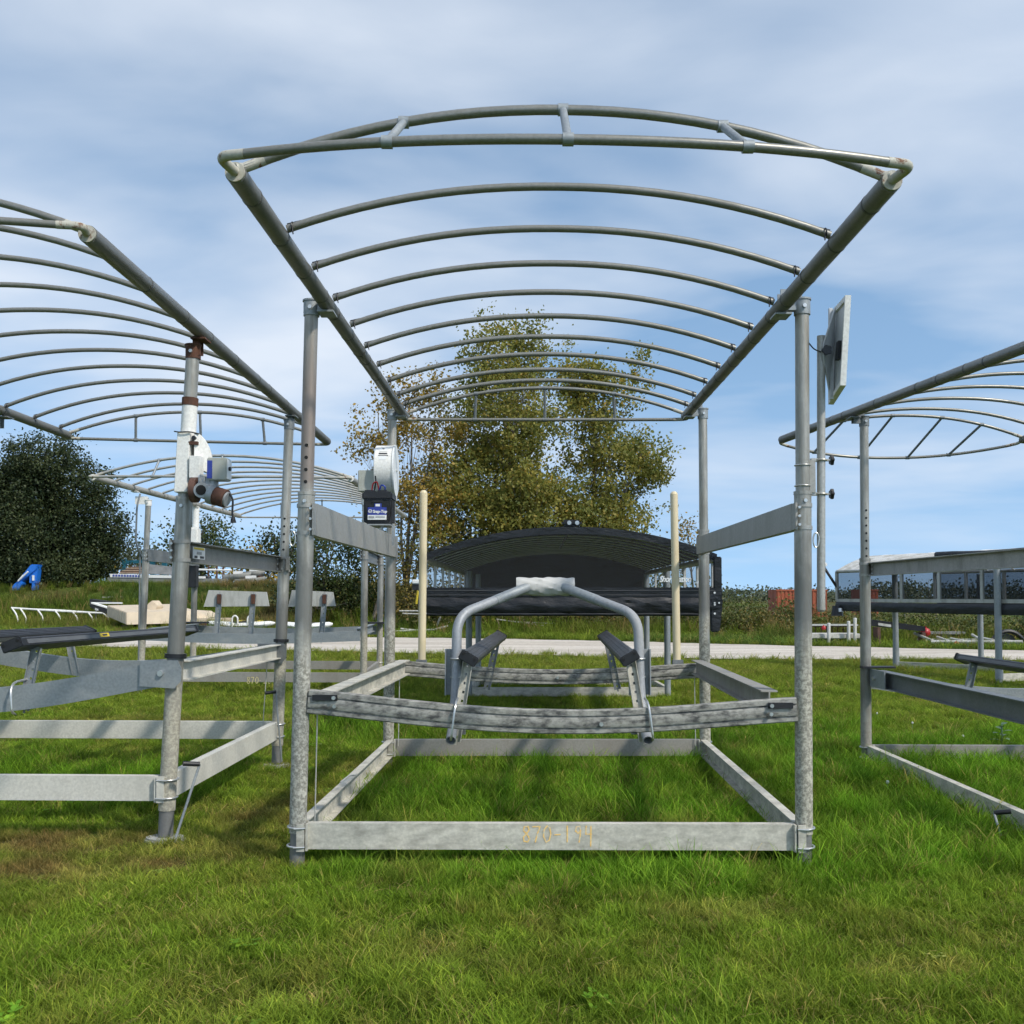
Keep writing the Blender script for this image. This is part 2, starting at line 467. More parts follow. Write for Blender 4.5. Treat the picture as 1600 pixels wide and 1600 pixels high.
M['seedhead'] = simple('seed_fluff', (0.62, 0.62, 0.58), 0.9, 0, 0.1)
M['blue_wire'] = simple('blue_connector', (0.02, 0.06, 0.4), 0.4)

def vinyl(name, col, rough=0.42, wr=0.5, sc=3.0):
    m, n, l, b = new_mat(name)
    t = tex(n, l, 'ShaderNodeTexNoise', sc, stretch=(1, 1, 2.5), detail=5, rough=0.6)
    l.new(ramp(n, l, t, [(0.3, tuple(c * 0.8 for c in col)), (0.7, tuple(c * 1.3 for c in col))]), b.inputs['Base Color'])
    b.inputs['Roughness'].default_value = rough
    bump(n, l, b, t, wr, 0.05)
    return m
M['vinyl'] = vinyl('black_vinyl', (0.010, 0.011, 0.013))
M['vinyl_in'] = vinyl('black_vinyl_roof', (0.012, 0.012, 0.013), 0.95, 0.1, 1.5)
M['vinyl_in'].node_tree.nodes['Principled BSDF'].inputs['Specular IOR Level'].default_value = 0.05
def film(name, tint, refl, dust=0.05):
    m, n, l, b = new_mat(name)
    tr = n.new('ShaderNodeBsdfTransparent'); tr.inputs[0].default_value = (*tint, 1)
    b.inputs['Base Color'].default_value = (dust, dust, dust * 1.02, 1); b.inputs['Roughness'].default_value = 0.25
    mx = n.new('ShaderNodeMixShader'); mx.inputs[0].default_value = refl
    l.new(tr.outputs[0], mx.inputs[1]); l.new(b.outputs[0], mx.inputs[2])
    l.new(mx.outputs[0], n['Material Output'].inputs['Surface'])
    return m
M['film'] = film('clear_vinyl_window', (0.94, 0.94, 0.94), 0.07, 0.28)
M['film_side'] = film('clear_vinyl_side', (0.80, 0.80, 0.80), 0.10, 0.2)
M['tint'] = film('tinted_window', (0.40, 0.41, 0.43), 0.16)

# ------------------------------------------------------------------ lawn colours
def fbm(x, y, s, o):
    return noise.fractal(V((x * s, y * s, o)), 1.0, 2.0, 4)
LUSH, OLIVE, STRAW, BROWN = V((0.070, 0.154, 0.012)), V((0.108, 0.155, 0.019)), V((0.24, 0.195, 0.070)), V((0.15, 0.10, 0.048))
def spot(x, y, cx, cy, rx, ry):
    d = ((x - cx) / rx) ** 2 + ((y - cy) / ry) ** 2
    return max(0.0, 1 - d)
def lushness(x, y):
    """0 mown and dry .. 1 long and green (the mower cannot reach in under the lifts)"""
    v = 0.0
    v = max(v, 0.85 * smooth(0, .7, x + 1.6) * smooth(0, .7, 2.3 - x) * smooth(4.9, 6.0, y) * smooth(10.9, 9.4, y))
    v = max(v, 0.9 * smooth(1.6, 2.4, x) * smooth(5.0, 6.6, y) * smooth(13.0, 10.5, y))
    v = max(v, 0.8 * smooth(-2.2, -2.9, x) * smooth(7.0, 7.8, y) * smooth(10.4, 9.6, y))
    v = max(v, 0.75 * spot(x, y, 1.2, 11.5, 6, 2.2))
    return min(1.0, max(0.0, v * (0.75 + 0.5 * fbm(x, y, 1.1, 19.0)) + 0.38 * fbm(x, y, 0.8, 9.0)))
def dryness(x, y):
    n1 = fbm(x, y, 1.3, 4.0)
    d = 0.0
    d = max(d, 1.5 * spot(x, y, -3.2, 6.5, 1.6, 0.42), 1.3 * spot(x, y, -2.55, 5.95, 0.75, 0.35), 0.9 * spot(x, y, -1.75, 7.2, 0.5, 1.5),
            0.7 * spot(x, y, 0.6, 6.75, 1.0, 0.35), 0.55 * spot(x, y, 1.1, 5.1, 0.6, 0.22), 0.7 * spot(x, y, -1.4, 9.3, 0.4, 0.4),
            0.4 * spot(x, y, -0.35, 4.4, 0.5, .3), 0.45 * spot(x, y, 1.75, 4.35, 0.3, .18), 0.6 * spot(x, y, -4.5, 12.4, 2.5, 1.0))
    d = d * (0.65 + 1.1 * n1)
    d += max(0.0, fbm(x, y, 0.55, 17.0) - 0.34) * 0.7
    return min(1.0, max(0.0, d))
def tint(x, y):
    d = y - far_edge(x)
    if d > 0.6:
        w = 0.5 + 0.9 * fbm(x, y, 0.16, 31.0)
        c = OLIVE.lerp(V((0.062, 0.105, 0.022)), min(1, max(0, w)))
        b = smooth(2, 7, d) * smooth(0.35, 0.75, 0.5 + 0.9 * fbm(x, y, 0.11, 41.0))
        return c.lerp(V((0.15, 0.105, 0.060)), 0.75 * b)
    g = lushness(x, y)
    c = OLIVE.lerp(LUSH, min(1, 0.22 + g))
    n2 = fbm(x, y, 2.2, 1.0)
    c = c * (1.0 + 0.42 * n2)
    c = c.lerp(V((0.16, 0.135, 0.040)), max(0.0, min(0.40, 0.55 * fbm(x, y, 3.1, 27.0))) * (1 - 0.6 * g))
    if y > 11:
        far = smooth(11, 24, y) * 0.5
        c = c.lerp(V((0.105, 0.118, 0.022)) * (1 + .25 * fbm(x, y, .5, 3.)), far)
    dr = dryness(x, y)
    c = c.lerp(STRAW if n2 > 0.1 else BROWN, 0.8 * dr)
    return c

# ------------------------------------------------------------------ ground
def ground():
    xs = [-900, -500, -260, -150, -100] + list(np.arange(-75, -14, 2.0)) + list(np.arange(-14, 14.1, 0.35)) + list(np.arange(16, 76, 2.0)) + [100, 150, 260, 500, 900]
    ys = [-40, -15, -5, 0] + list(np.arange(1.5, 14, 0.3)) + list(np.arange(14, 75, 1.0)) + [80, 90, 105, 130, 170, 240, 340, 500, 800, 1400, 2500]
    vs, cs = [], []
    for y in ys:
        for x in xs:
            vs.append((x, y, gz(x, y))); cs.append(tint(x, y))
    nx = len(xs); fs = []
    for j in range(len(ys) - 1):
        for i in range(nx - 1):
            a = j * nx + i
            fs.append((a, a + 1, a + nx + 1, a + nx))
    me = bpy.data.meshes.new('ground'); me.from_pydata(vs, [], fs)
    at = me.color_attributes.new('turf', 'FLOAT_COLOR', 'POINT')
    at.data.foreach_set('color', np.array([(c.x, c.y, c.z, 1) for c in cs], dtype=np.float32).ravel())
    me.polygons.foreach_set('use_smooth', [True] * len(fs))
    m, n, l, b = new_mat('turf_ground')
    ca = n.new('ShaderNodeAttribute'); ca.attribute_name = 'turf'
    t = tex(n, l, 'ShaderNodeTexNoise', 9.0, detail=8, rough=0.7)
    t2 = tex(n, l, 'ShaderNodeTexNoise', 0.6, detail=5, rough=0.6)
    soil = mixc(n, l, ramp(n, l, t, [(0.35, (0, 0, 0)), (0.7, (1, 1, 1))]), (0.45, 0.42, 0.40), (1.05, 1.05, 1.0))
    c1 = mixc(n, l, 1.0, ca.outputs['Color'], soil, 'MULTIPLY')
    c2 = mixc(n, l, ramp(n, l, t2, [(0.3, (0, 0, 0)), (0.7, (1, 1, 1))]), (0.8, 0.85, 0.8), (1.15, 1.1, 1.05))
    l.new(mixc(n, l, 1.0, c1, c2, 'MULTIPLY'), b.inputs['Base Color'])
    b.inputs['Roughness'].default_value = 0.95
    b.inputs['Specular IOR Level'].default_value = 0.1
    bump(n, l, b, t, 0.8, 0.05)
    me.materials.append(m)
    o = bpy.data.objects.new('ground', me); COL.objects.link(o)
    tag(o, kind='structure')
ground()

def road():
    vs, fs = [], []
    xs = list(np.arange(-70, -20, 2.0)) + list(np.arange(-20, 22, 0.3)) + list(np.arange(22, 60, 2.0))
    K = 6
    for x in xs:
        a = near_edge(x) + 0.35 * noise.noise(V((x * 0.6, 1.0, 0))) + 0.22 * noise.noise(V((x * 2.4, 5.0, 0)))
        b = far_edge(x) + 0.5 * noise.noise(V((x * 0.5, 9.0, 0))) + 0.3 * noise.noise(V((x * 2.0, 3.0, 0)))
        for k in range(K + 1):
            y = a + (b - a) * k / K
            vs.append((x, y, gz(x, y) + 0.03 + 0.02 * math.sin(math.pi * k / K)))
    for i in range(len(xs) - 1):
        for k in range(K):
            q = i * (K + 1) + k
            fs.append((q, q + K + 1, q + K + 2, q + 1))
    me = bpy.data.meshes.new('gravel_road'); me.from_pydata(vs, [], fs)
    m, n, l, b = new_mat('crushed_limestone')
    t = tex(n, l, 'ShaderNodeTexNoise', 5.0, detail=9, rough=0.75)
    t2 = tex(n, l, 'ShaderNodeTexVoronoi', 26.0)
    c = ramp(n, l, t, [(0.3, (0.46, 0.40, 0.33)), (0.55, (0.66, 0.59, 0.50)), (0.75, (0.76, 0.70, 0.61))])
    t3 = tex(n, l, 'ShaderNodeTexNoise', 1.1, detail=4, stretch=(0.10, 1.0, 1.0))
    c = mixc(n, l, 1.0, c, ramp(n, l, t3, [(0.38, (0.66, 0.62, 0.57)), (0.62, (1.0, 1.0, 1.0))]), 'MULTIPLY')
    l.new(mixc(n, l, 0.25, c, ramp(n, l, t2, [(0.1, (0.40, 0.37, 0.33)), (0.6, (0.66, 0.63, 0.58))])), b.inputs['Base Color'])
    b.inputs['Roughness'].default_value = 0.95
    bump(n, l, b, t2, 0.6, 0.02)
    me.materials.append(m)
    o = bpy.data.objects.new('gravel_road', me); COL.objects.link(o)
    tag(o, kind='structure')
road()

# ------------------------------------------------------------------ grass
def blade_mat(name, gain=1.0, trans=0.35):
    m, n, l, b = new_mat(name)
    at = n.new('ShaderNodeAttribute'); at.attribute_type = 'INSTANCER'; at.attribute_name = 'tint'
    ri = n.new('ShaderNodeNewGeometry')
    hs = ramp(n, l, ri.outputs['Random Per Island'], [(0.0, (0.62, 0.66, 0.55)), (0.55, (1.0, 1.0, 1.0)), (0.90, (1.35, 1.25, 1.2)), (1.0, (1.9, 1.5, 1.5))])
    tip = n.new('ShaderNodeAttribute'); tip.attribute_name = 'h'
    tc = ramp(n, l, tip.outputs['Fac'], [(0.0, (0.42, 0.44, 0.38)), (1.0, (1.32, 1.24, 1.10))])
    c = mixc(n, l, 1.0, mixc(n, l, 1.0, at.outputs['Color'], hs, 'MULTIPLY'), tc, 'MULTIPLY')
    c = mixc(n, l, 1.0, c, (gain, gain, gain), 'MULTIPLY')
    l.new(c, b.inputs['Base Color'])
    b.inputs['Roughness'].default_value = 0.6
    b.inputs['Specular IOR Level'].default_value = 0.10
    t = n.new('ShaderNodeBsdfTranslucent'); l.new(c, t.inputs[0])
    mx = n.new('ShaderNodeMixShader'); mx.inputs[0].default_value = trans
    l.new(b.outputs[0], mx.inputs[1]); l.new(t.outputs[0], mx.inputs[2])
    l.new(mx.outputs[0], n['Material Output'].inputs['Surface'])
    return m
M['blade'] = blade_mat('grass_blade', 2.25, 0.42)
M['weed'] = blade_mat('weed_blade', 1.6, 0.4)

def tuft(name, nb, hmin, hmax, spread, width, lean, mat, seed):
    r = random.Random(seed)
    vs, fs, hh = [], [], []
    for i in range(nb):
        a = r.uniform(0, 2 * math.pi); d = spread * math.sqrt(r.random())
        bx, by = d * math.cos(a), d * math.sin(a)
        h = r.uniform(hmin, hmax); w = width * r.uniform(0.7, 1.3)
        la = r.uniform(0, 2 * math.pi); ln = lean * r.uniform(0.25, 1.0) * h
        fa = r.uniform(0, math.pi)
        sx, sy = math.cos(fa) * w / 2, math.sin(fa) * w / 2
        k = len(vs)
        for t, ww in ((0, 1.0), (0.4, 0.9), (0.75, 0.6)):
            ox, oy = math.cos(la) * ln * t ** 1.8, math.sin(la) * ln * t ** 1.8
            z = h * (t - 0.28 * lean * t * t)
            vs += [(bx + ox - sx * ww, by + oy - sy * ww, z - 0.012), (bx + ox + sx * ww, by + oy + sy * ww, z - 0.012)]
            hh += [t, t]
        vs.append((bx + math.cos(la) * ln, by + math.sin(la) * ln, h * (1 - 0.28 * lean) - 0.012)); hh.append(1.0)
        fs += [(k, k + 1, k + 3, k + 2), (k + 2, k + 3, k + 5, k + 4), (k + 4, k + 5, k + 6)]
    me = bpy.data.meshes.new(name); me.from_pydata(vs, [], fs)
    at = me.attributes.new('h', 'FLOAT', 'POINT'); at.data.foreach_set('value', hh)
    me.polygons.foreach_set('use_smooth', [True] * len(fs))
    me.materials.append(mat)
    return bpy.data.objects.new(name, me)

def clover(name, seed):
    r = random.Random(seed); vs, fs, hh = [], [], []
    for i in range(9):
        a, d = r.uniform(0, 6.28), 0.06 * math.sqrt(r.random()); x, y, z = d * math.cos(a), d * math.sin(a), r.uniform(.03, .055)
        for k in range(3):
            b = a + k * 2.09; cx, cy, rr = x + .011 * math.cos(b), y + .011 * math.sin(b), .0095; q = len(vs)
            for t in range(6):
                vs.append((cx + rr * math.cos(t * 1.047), cy + rr * math.sin(t * 1.047), z + .003 * math.cos(t * 1.047 - b))); hh.append(.75)
            fs.append(tuple(range(q, q + 6)))
    me = bpy.data.meshes.new(name); me.from_pydata(vs, [], fs)
    at = me.attributes.new('h', 'FLOAT', 'POINT'); at.data.foreach_set('value', hh)
    me.materials.append(M['blade'])
    return bpy.data.objects.new(name, me)

def scatter(name, label, cat, pts, rots, scl, tints, idx, sources):
    me = bpy.data.meshes.new(name)
    me.vertices.add(len(pts))
    me.vertices.foreach_set('co', np.asarray(pts, np.float32).ravel())
    for nm, ty, key, dat in (('rot', 'FLOAT_VECTOR', 'vector', rots), ('scl', 'FLOAT_VECTOR', 'vector', scl), ('tint', 'FLOAT_COLOR', 'color', tints)):
        a = me.attributes.new(nm, ty, 'POINT'); a.data.foreach_set(key, np.asarray(dat, np.float32).ravel())
    a = me.attributes.new('pick', 'INT', 'POINT'); a.data.foreach_set('value', np.asarray(idx, np.int32))
    o = bpy.data.objects.new(name, me); COL.objects.link(o)
    g = bpy.data.node_groups.new(name + '_nodes', 'GeometryNodeTree')
    g.interface.new_socket('Geometry', in_out='INPUT', socket_type='NodeSocketGeometry')
    g.interface.new_socket('Geometry', in_out='OUTPUT', socket_type='NodeSocketGeometry')
    n, l = g.nodes, g.links
    gi, go = n.new('NodeGroupInput'), n.new('NodeGroupOutput')
    mp = n.new('GeometryNodeMeshToPoints')
    l.new(gi.outputs[0], mp.inputs[0])
    j = n.new('GeometryNodeJoinGeometry')
    infos = []
    for s in sources:
        oi = n.new('GeometryNodeObjectInfo'); oi.inputs['Object'].default_value = s; oi.inputs['As Instance'].default_value = True
        infos.append(oi)
    for oi in infos[::-1]:
        l.new(oi.outputs['Geometry'], j.inputs[0])
    ip = n.new('GeometryNodeInstanceOnPoints')
    ip.inputs['Pick Instance'].default_value = True
    def named(nm, ty):
        q = n.new('GeometryNodeInputNamedAttribute'); q.data_type = ty; q.inputs['Name'].default_value = nm
        return q.outputs['Attribute']
    l.new(mp.outputs[0], ip.inputs['Points']); l.new(j.outputs[0], ip.inputs['Instance'])
    l.new(named('pick', 'INT'), ip.inputs['Instance Index'])
    er = n.new('FunctionNodeEulerToRotation'); l.new(named('rot', 'FLOAT_VECTOR'), er.inputs[0])
    l.new(er.outputs[0], ip.inputs['Rotation'])
    l.new(named('scl', 'FLOAT_VECTOR'), ip.inputs['Scale'])
    l.new(ip.outputs[0], go.inputs[0])
    md = o.modifiers.new('scatter', 'NODES'); md.node_group = g
    tag(o, label, cat, kind='stuff')
    return o

def lawn():
    src = [tuft('grass_tuft', 24, 0.045, 0.105, 0.052, 0.0037, 1.0, M['blade'], 11 + i) for i in range(6)]
    src += [tuft('grass_tuft_long', 18, 0.11, 0.22, 0.055, 0.0046, 0.8, M['blade'], 31 + i) for i in range(4)]
    src += [clover('clover_tuft', 91), clover('clover_tuft', 92)]
    src += [tuft('straw_tuft', 7, 0.05, 0.12, 0.06, 0.0035, 1.5, M['blade'], 95 + i) for i in range(2)]
    pts, rots, scl, tn, idx = [], [], [], [], []
    zones = ((2.6, 4.6, 640, 1.0), (4.6, 7.0, 560, 1.0), (7.0, 11.0, 330, 1.08), (11.0, 16.0, 140, 1.35), (16.0, 24.0, 55, 1.8), (24.0, 52.0, 13, 2.6))
    for y0, y1, dens, sc in zones:
        hw = 0.60 * y1 + 0.9
        cnt = int(2 * hw * (y1 - y0) * dens)
        X = rng.uniform(-hw, hw, cnt); Y = rng.uniform(y0, y1, cnt)
        for x, y in zip(X, Y):
            if abs(x) > 0.60 * y + 0.9: continue
            if near_edge(x) + 0.15 + 1.3 * noise.noise(V((x * 1.3, y * .6, 0))) < y < far_edge(x) + 0.3: continue
            c = tint(x, y); g = lushness(x, y); d = dryness(x, y)
            long = random.random() < (g - 0.25) * 0.9 and y < 24
            s = sc * random.uniform(0.75, 1.25) * (1 - 0.35 * d)
            if y > far_edge(x): s *= 1.5
            # the uncut fringe along the beams of the middle lift
            if 5.55 < y < 5.86 and -1.4 < x < 1.9 and random.random() < 0.5: long = True; s *= 0.62
            elif abs(y - 5.98) < 0.14 and -1.3 < x < 1.75: long = False; s *= 0.8
            k = random.uniform(0.8, 1.2)
            pts.append((x, y, gz(x, y) + 0.004))
            rots.append((random.gauss(0, .12), random.gauss(0, .12), random.uniform(0, 6.28)))
            scl.append((s, s, s * (0.85 + 0.3 * g)))
            if random.random() < 0.08: c = c.lerp(V((0.19, 0.16, 0.06)), .7)
            tn.append((c.x * k, c.y * k, c.z * k, 1))
            pk = random.randrange(6, 10) if long else random.randrange(0, 6)
            u = random.random()
            if not long and y < 12:
                if fbm(x, y, 1.7, 55.0) > 0.48 and u < 0.03: pk = random.randrange(10, 12); tn[-1] = (c.x * .8 * k, c.y * k, c.z * k, 1)
                elif u < 0.05: pk = random.randrange(12, 14); tn[-1] = (.20 * k, .17 * k, .075 * k, 1)
            if pk < 6:
                cs = 0.78 + 0.75 * max(0, .5 + fbm(x, y, 2.6, 66.0)) * .9
                scl[-1] = (scl[-1][0], scl[-1][1], scl[-1][2] * cs)
            idx.append(pk)
    scatter('grass', 'patchy green and olive lawn grass covering the yard', 'grass', pts, rots, scl, tn, idx, src)
lawn()

def weeds():
    src = [tuft('weed_clump', 26, 0.35, 0.95, 0.28, 0.020, 0.5, M['weed'], 71 + i) for i in range(5)]
    pts, rots, scl, tn, idx = [], [], [], [], []
    cnt = 0
    while cnt < 15000:
        x = random.uniform(-48, 36); d = random.uniform(0.8, 26) ; y = far_edge(x) + d
        if y > 72 or abs(x) > 0.62 * y + 3: continue
        dens = smooth(0.8, 4.0, d) * (0.5 + 0.9 * fbm(x, y, 0.18, 77.0))
        if random.random() > max(0.12, dens): continue
        cnt += 1
        c = tint(x, y) * random.uniform(0.7, 1.2)
        if random.random() < 0.10: c = V((0.20, 0.15, 0.07))
        s = random.uniform(0.5, 1.15) * (0.45 + 0.65 * smooth(1, 6, d))
        if x > 3: s *= 0.85
        if d > 10: s *= 0.6
        pts.append((x, y, gz(x, y))); rots.append((random.gauss(0, .1), random.gauss(0, .1), random.uniform(0, 6.28)))
        scl.append((s, s, s * random.uniform(.7, 1.2))); tn.append((c.x, c.y, c.z, 1)); idx.append(random.randrange(5))
    scatter('tall_weeds', 'rough tall weeds growing beyond the gravel road', 'weeds', pts, rots, scl, tn, idx, src)
weeds()

# ------------------------------------------------------------------ boat lifts
def lerp(a, b, t): return V(a).lerp(V(b), t)
class Post:
    def __init__(s, b, t): s.b, s.t = V(b), V(t)
    def at(s, z):
        return s.b.lerp(s.t, (z - s.b.z) / (s.t.z - s.b.z))

def add_post(root, p, r, joint, mat, mat_up=None, r2=None, pad=True, holes=0, hole_z=None, foot=0.2):
    """two telescoping tubes on a short foot tube and a pad"""
    r2 = r2 or r * 0.82
    mb = MB().tube([p.at(foot), p.at(joint)], r, 20)
    o = mb.build('post', mat, root)
    MB().tube([p.at(joint - 0.05), p.t], r2, 20).build('upper_tube', mat_up or mat, o)
    MB().tube([p.b + V((0, 0, -0.03)), p.at(foot + .02)], r * 0.88, 16).build('foot_tube', M['foot'], o)
    if pad:
        mb = MB()
        pts = [(p.b.x + 0.125 * math.cos(a) * (1 + .12 * math.cos(2 * a)), p.b.y + 0.115 * math.sin(a)) for a in np.linspace(0, 2 * math.pi, 15)[:-1]]
        mb.prism([(x, y, -0.03) for x, y in pts], (0, 0, 0.055))
        mb.build('foot_pad', M['concrete'], root, bev=0.012)
    if holes:
        for k in range(holes):
            c = p.at(hole_z + k * 0.075)
            rr = r2 if c.z > joint else r
            MB().tube([c + V((0.0, -rr - 0.002, 0)), c + V((0, -rr + 0.02, 0))], 0.011, 10).build('pin_hole', M['hole'], o)
    MB().tube([p.at(joint - 0.02), p.at(joint)], r + 0.003, 20).build('sleeve_rim', mat, o)
    c = p.at(joint - 0.06) + V((0, -r - 0.002, 0))
    MB().tube([c, c + V((0, -0.012, 0))], 0.012, 6).build('bolt', M['bolt'], o)
    return o

def base_clamp(root, p, r, z, h, toward, mat):
    """angle bracket with two u-bolts tying a base beam to its post"""
    c = p.at(z)
    d = V((toward, 0, 0))
    mb = MB()
    mb.box(c + V((toward * (r * .55), -r - 0.006, 0)), (r * 0.9, 0.012, h * 1.05))
    mb.box(c + V((toward * (r + .012), -r * .45, 0)), (0.012, r * 1.2, h * 1.02))
    o = mb.build('corner_bracket', mat, root)
    for dz in (-h * 0.36, h * 0.36):
        q = p.at(z + dz)
        ring = [q + V((math.cos(a) * (r + .008), math.sin(a) * (r + .008), 0)) for a in np.linspace(0, 2 * math.pi, 21)]
        u = MB().tube(ring, 0.0065, 8, False)
        u.tube([q + V((toward * (r + .004), -r - .01, 0)), q + V((-toward * (r * .2), -r - .022, 0))], 0.006, 8)
        u.build('u_bolt', M['bolt'], o)

def rail(root, p0, p1, r, mat, bands, capmat=None):
    o = MB().tube([p0, p1], r, 24).build('canopy_rail', mat, root)
    d = (V(p1) - V(p0)).normalized()
    L = (V(p1) - V(p0)).length
    for t in bands:
        c = V(p0) + d * (t * L)
        MB().tube([c - d * 0.007, c + d * 0.007], r + 0.002, 24).build('joint_band', M['band'], o)
    for c, s in ((V(p0), -1), (V(p1), 1)):
        MB().tube([c + d * (s * 0.001), c + d * (s * 0.012)], r - 0.003, 24).build('end_cap', capmat or M['white_rusty'], o)
    return o

def bows(root, railL, railR, ys, rise, r, mat, zip_ties=True, z_up=0.04):
    """arched bows between two rails, one mesh shared where the rails stay parallel"""
    (a0, a1), (b0, b1) = railL, railR
    first = None
    for k, y in enumerate(ys):
        A = lerp(a0, a1, (y - a0.y) / (a1.y - a0.y)); B = lerp(b0, b1, (y - b0.y) / (b1.y - b0.y))
        A = A + V((0.035, 0, z_up)); B = B + V((-0.035, 0, z_up))
        o = MB().tube(arc(A, B, rise, 22, pw=2.15), r, 12).build('bow', mat, root)
        if zip_ties:
            for e, s in ((A, 1), (B, -1)):
                q = e + V((s * 0.03, 0, 0.006))
                mb = MB().tube([q + V((0, -.014 + .0, 0)) + V((r * math.cos(a) * 0, r * 1.15 * math.cos(a), r * 1.15 * math.sin(a))) for a in np.linspace(0, 2 * math.pi, 11)], 0.004, 6, False)
                mb.tube([q + V((0, -r, 0)), q + V((s * 0.01, -r - 0.02, -0.045))], 0.0035, 6)
                mb.tube([q + V((-s * .03, 0, r)), q + V((s * 0.07, -0.01, r + 0.02))], 0.0035, 6)
                mb.build('cable_tie', M['black'], o)

def end_frame(root, A, B, out, rise, r, mat, strutmat, ts, bulge, elbow_out, zlow=0.0, rise_lo=0.0, white=True, lean=0, fwd=0.10):
    """double bow that closes a canopy end: a flat hoop and an arch with struts between"""
    A, B = V(A), V(B)
    sx = (B - A).normalized()
    lo0 = A + V((0, out * fwd, zlow)) - sx * elbow_out; lo1 = B + V((0, out * fwd, zlow)) + sx * elbow_out
    low = arc(lo0, lo1, rise_lo, 24, V((0, out * bulge, 0)), 2.2)
    hi = arc(A + V((0, -out * .02, 0.03)) + sx * 0.03, B + V((0, -out * .02, 0.03)) - sx * 0.03, rise, 24, V((0, 0, 0)), 2.1)
    hoop_pts = [low[0].lerp(low[1], 0.75)] + low[1:-1] + [low[-1].lerp(low[-2], 0.75)] if white else low
    o1 = MB().tube(hoop_pts, r, 12).build('end_hoop', mat, root)
    o2 = MB().tube(hi, r * 1.05, 12).build('end_arch', mat, root)
    if white:
        for (e, dirx, i0) in ((A, 1, 0), (B, -1, -1)):
            l0 = low[i0]; l1 = low[1 if i0 == 0 else -2]
            MB().tube(bez([e + V((0, out * 0.012, 0)), l0 + V((0, 0, .004)), l0.lerp(l1, 1.0)], 8), r * 1.06, 14).build('elbow', M['white_rusty'], o1)
            h0 = hi[i0]; h1 = hi[1 if i0 == 0 else -2]
            MB().tube([e + V((0, 0, .02)), h0, h0.lerp(h1, 0.8)], r * 1.1, 12).build('elbow', M['white_rusty'], o2)
    for t in ts:
        i = int(round(t * 24)); p, q = low[max(0, i - lean)], hi[i]
        s = MB().tube([p, q], r * 0.85, 10).build('end_strut', strutmat, root)
        for c in (p, q):
            MB().tube([c - sx * 0.022, c + sx * 0.022], r * 1.28, 12).build('saddle_clamp', strutmat, s)
    return low, hi

def rail_bracket(root, p, top, railpt, r, mat):
    c = MB().tube([top - V((0, 0, 0.09)), top + V((0, 0, 0.004))], r + 0.006, 20)
    c.tube([top, top + V((0, 0, 0.01))], r + 0.012, 20)
    o = c.build('post_cap', mat, root)
    d = V(railpt) - top; d.z = 0
    if abs(d.x) > 0.2: d.x = math.copysign(0.2, d.x)
    mid = top + d * 0.55
    mb = MB().box(mid + V((0, -0.02, 0.0)), (max(0.05, abs(d.x)), 0.012, 0.13))
    mb.box(V((railpt[0], top.y, railpt[2] - 0.055)), (0.10, 0.14, 0.012))
    mb.box(mid + V((0, 0.05, 0.0)), (max(0.05, abs(d.x)), 0.012, 0.11))
    mb.build('rail_bracket', mat, o)
    MB().tube([top + V((0, -r - .004, -0.045)), top + V((0, -r - .018, -0.045))], 0.013, 6).build('bolt', M['bolt'], o)

def ladder_strip(mb, p0, p1, w, side, nrm, step=0.05, t=0.004):
    """flat steel strip with a row of holes, edges turned back"""
    p0, p1 = V(p0), V(p1); d = (p1 - p0).normalized(); L = (p1 - p0).length
    side = (V(side) - d * V(side).dot(d)).normalized(); nrm = d.cross(side)
    ax = (side, nrm, d); hw = 0.014
    for s in (-1, 1):
        mb.box((p0 + p1) / 2 + side * (s * (w / 2 + hw / 2) / 2), ((w - hw) / 2, t, L), ax)
        mb.box((p0 + p1) / 2 + side * (s * w / 2) + nrm * 0.012, (t, 0.026, L), ax)
    n = int(L / step)
    for k in range(n + 1):
        c = p0 + d * min(L - 0.01, (k + 0.5) * L / (n + 1) + step / 2 * 0)
        mb.box(p0 + d * ((k) * L / max(1, n)) + V((0, 0, 0)), (hw, t * 0.98, step - hw), ax)
    return mb

def bunk(root, p0, p1, roll, w, h, body, lightside=None, label=None):
    """plastic-capped bunk rail; roll tilts its top face"""
    p0, p1 = V(p0), V(p1); d = (p1 - p0).normalized()
    s = d.cross(V((0, 0, 1))).normalized(); u = s.cross(d)
    X = s * math.cos(roll) + u * math.sin(roll); U = -s * math.sin(roll) + u * math.cos(roll)
    prof = [(-w / 2, -h / 2), (w / 2, -h / 2), (w / 2, h / 2 - .012), (w / 2 - .012, h / 2), (-w / 2 + .012, h / 2), (-w / 2, h / 2 - .012)]
    mb = MB(); vs = []
    for p in (p0, p1): vs += [p + X * a + U * b for a, b in prof]
    n = len(prof)
    mb.add(vs, [tuple(range(n))[::-1], tuple(range(n, 2 * n))] + [(k, (k + 1) % n, n + (k + 1) % n, n + k) for k in range(n)])
    for a in (-w * .25, 0, w * .25):
        mb.box((p0 + p1) / 2 + X * a + U * (h / 2 + .001), (0.006, (p1 - p0).length - .1, 0.004), (X, d, U))
    o = mb.build('bunk', body, root)
    if lightside:
        m2 = MB()
        for sg in (-1, 1):
            m2.box((p0 + p1) / 2 + X * (sg * (w / 2 + .002)) - U * (h * .08), (0.004, (p1 - p0).length - .12, h * 0.5), (X, d, U))
        m2.build('bunk_channel', lightside, o)
    for e, sg in ((p0, -1), (p1, 1)):
        cp = MB().box(e + d * (sg * .012), (w + .010, 0.03, h + .010), (X, d, U)).build('bunk_cap', M['black'], o, bev=0.006)
        for a in (-w * .36, w * .36):
            q = e + d * (sg * .028) + X * a + U * (h * .2)
            MB().tube([q, q + d * (sg * .004)], 0.010, 8).build('screw', M['hole'], cp)
    return o, X, U, d

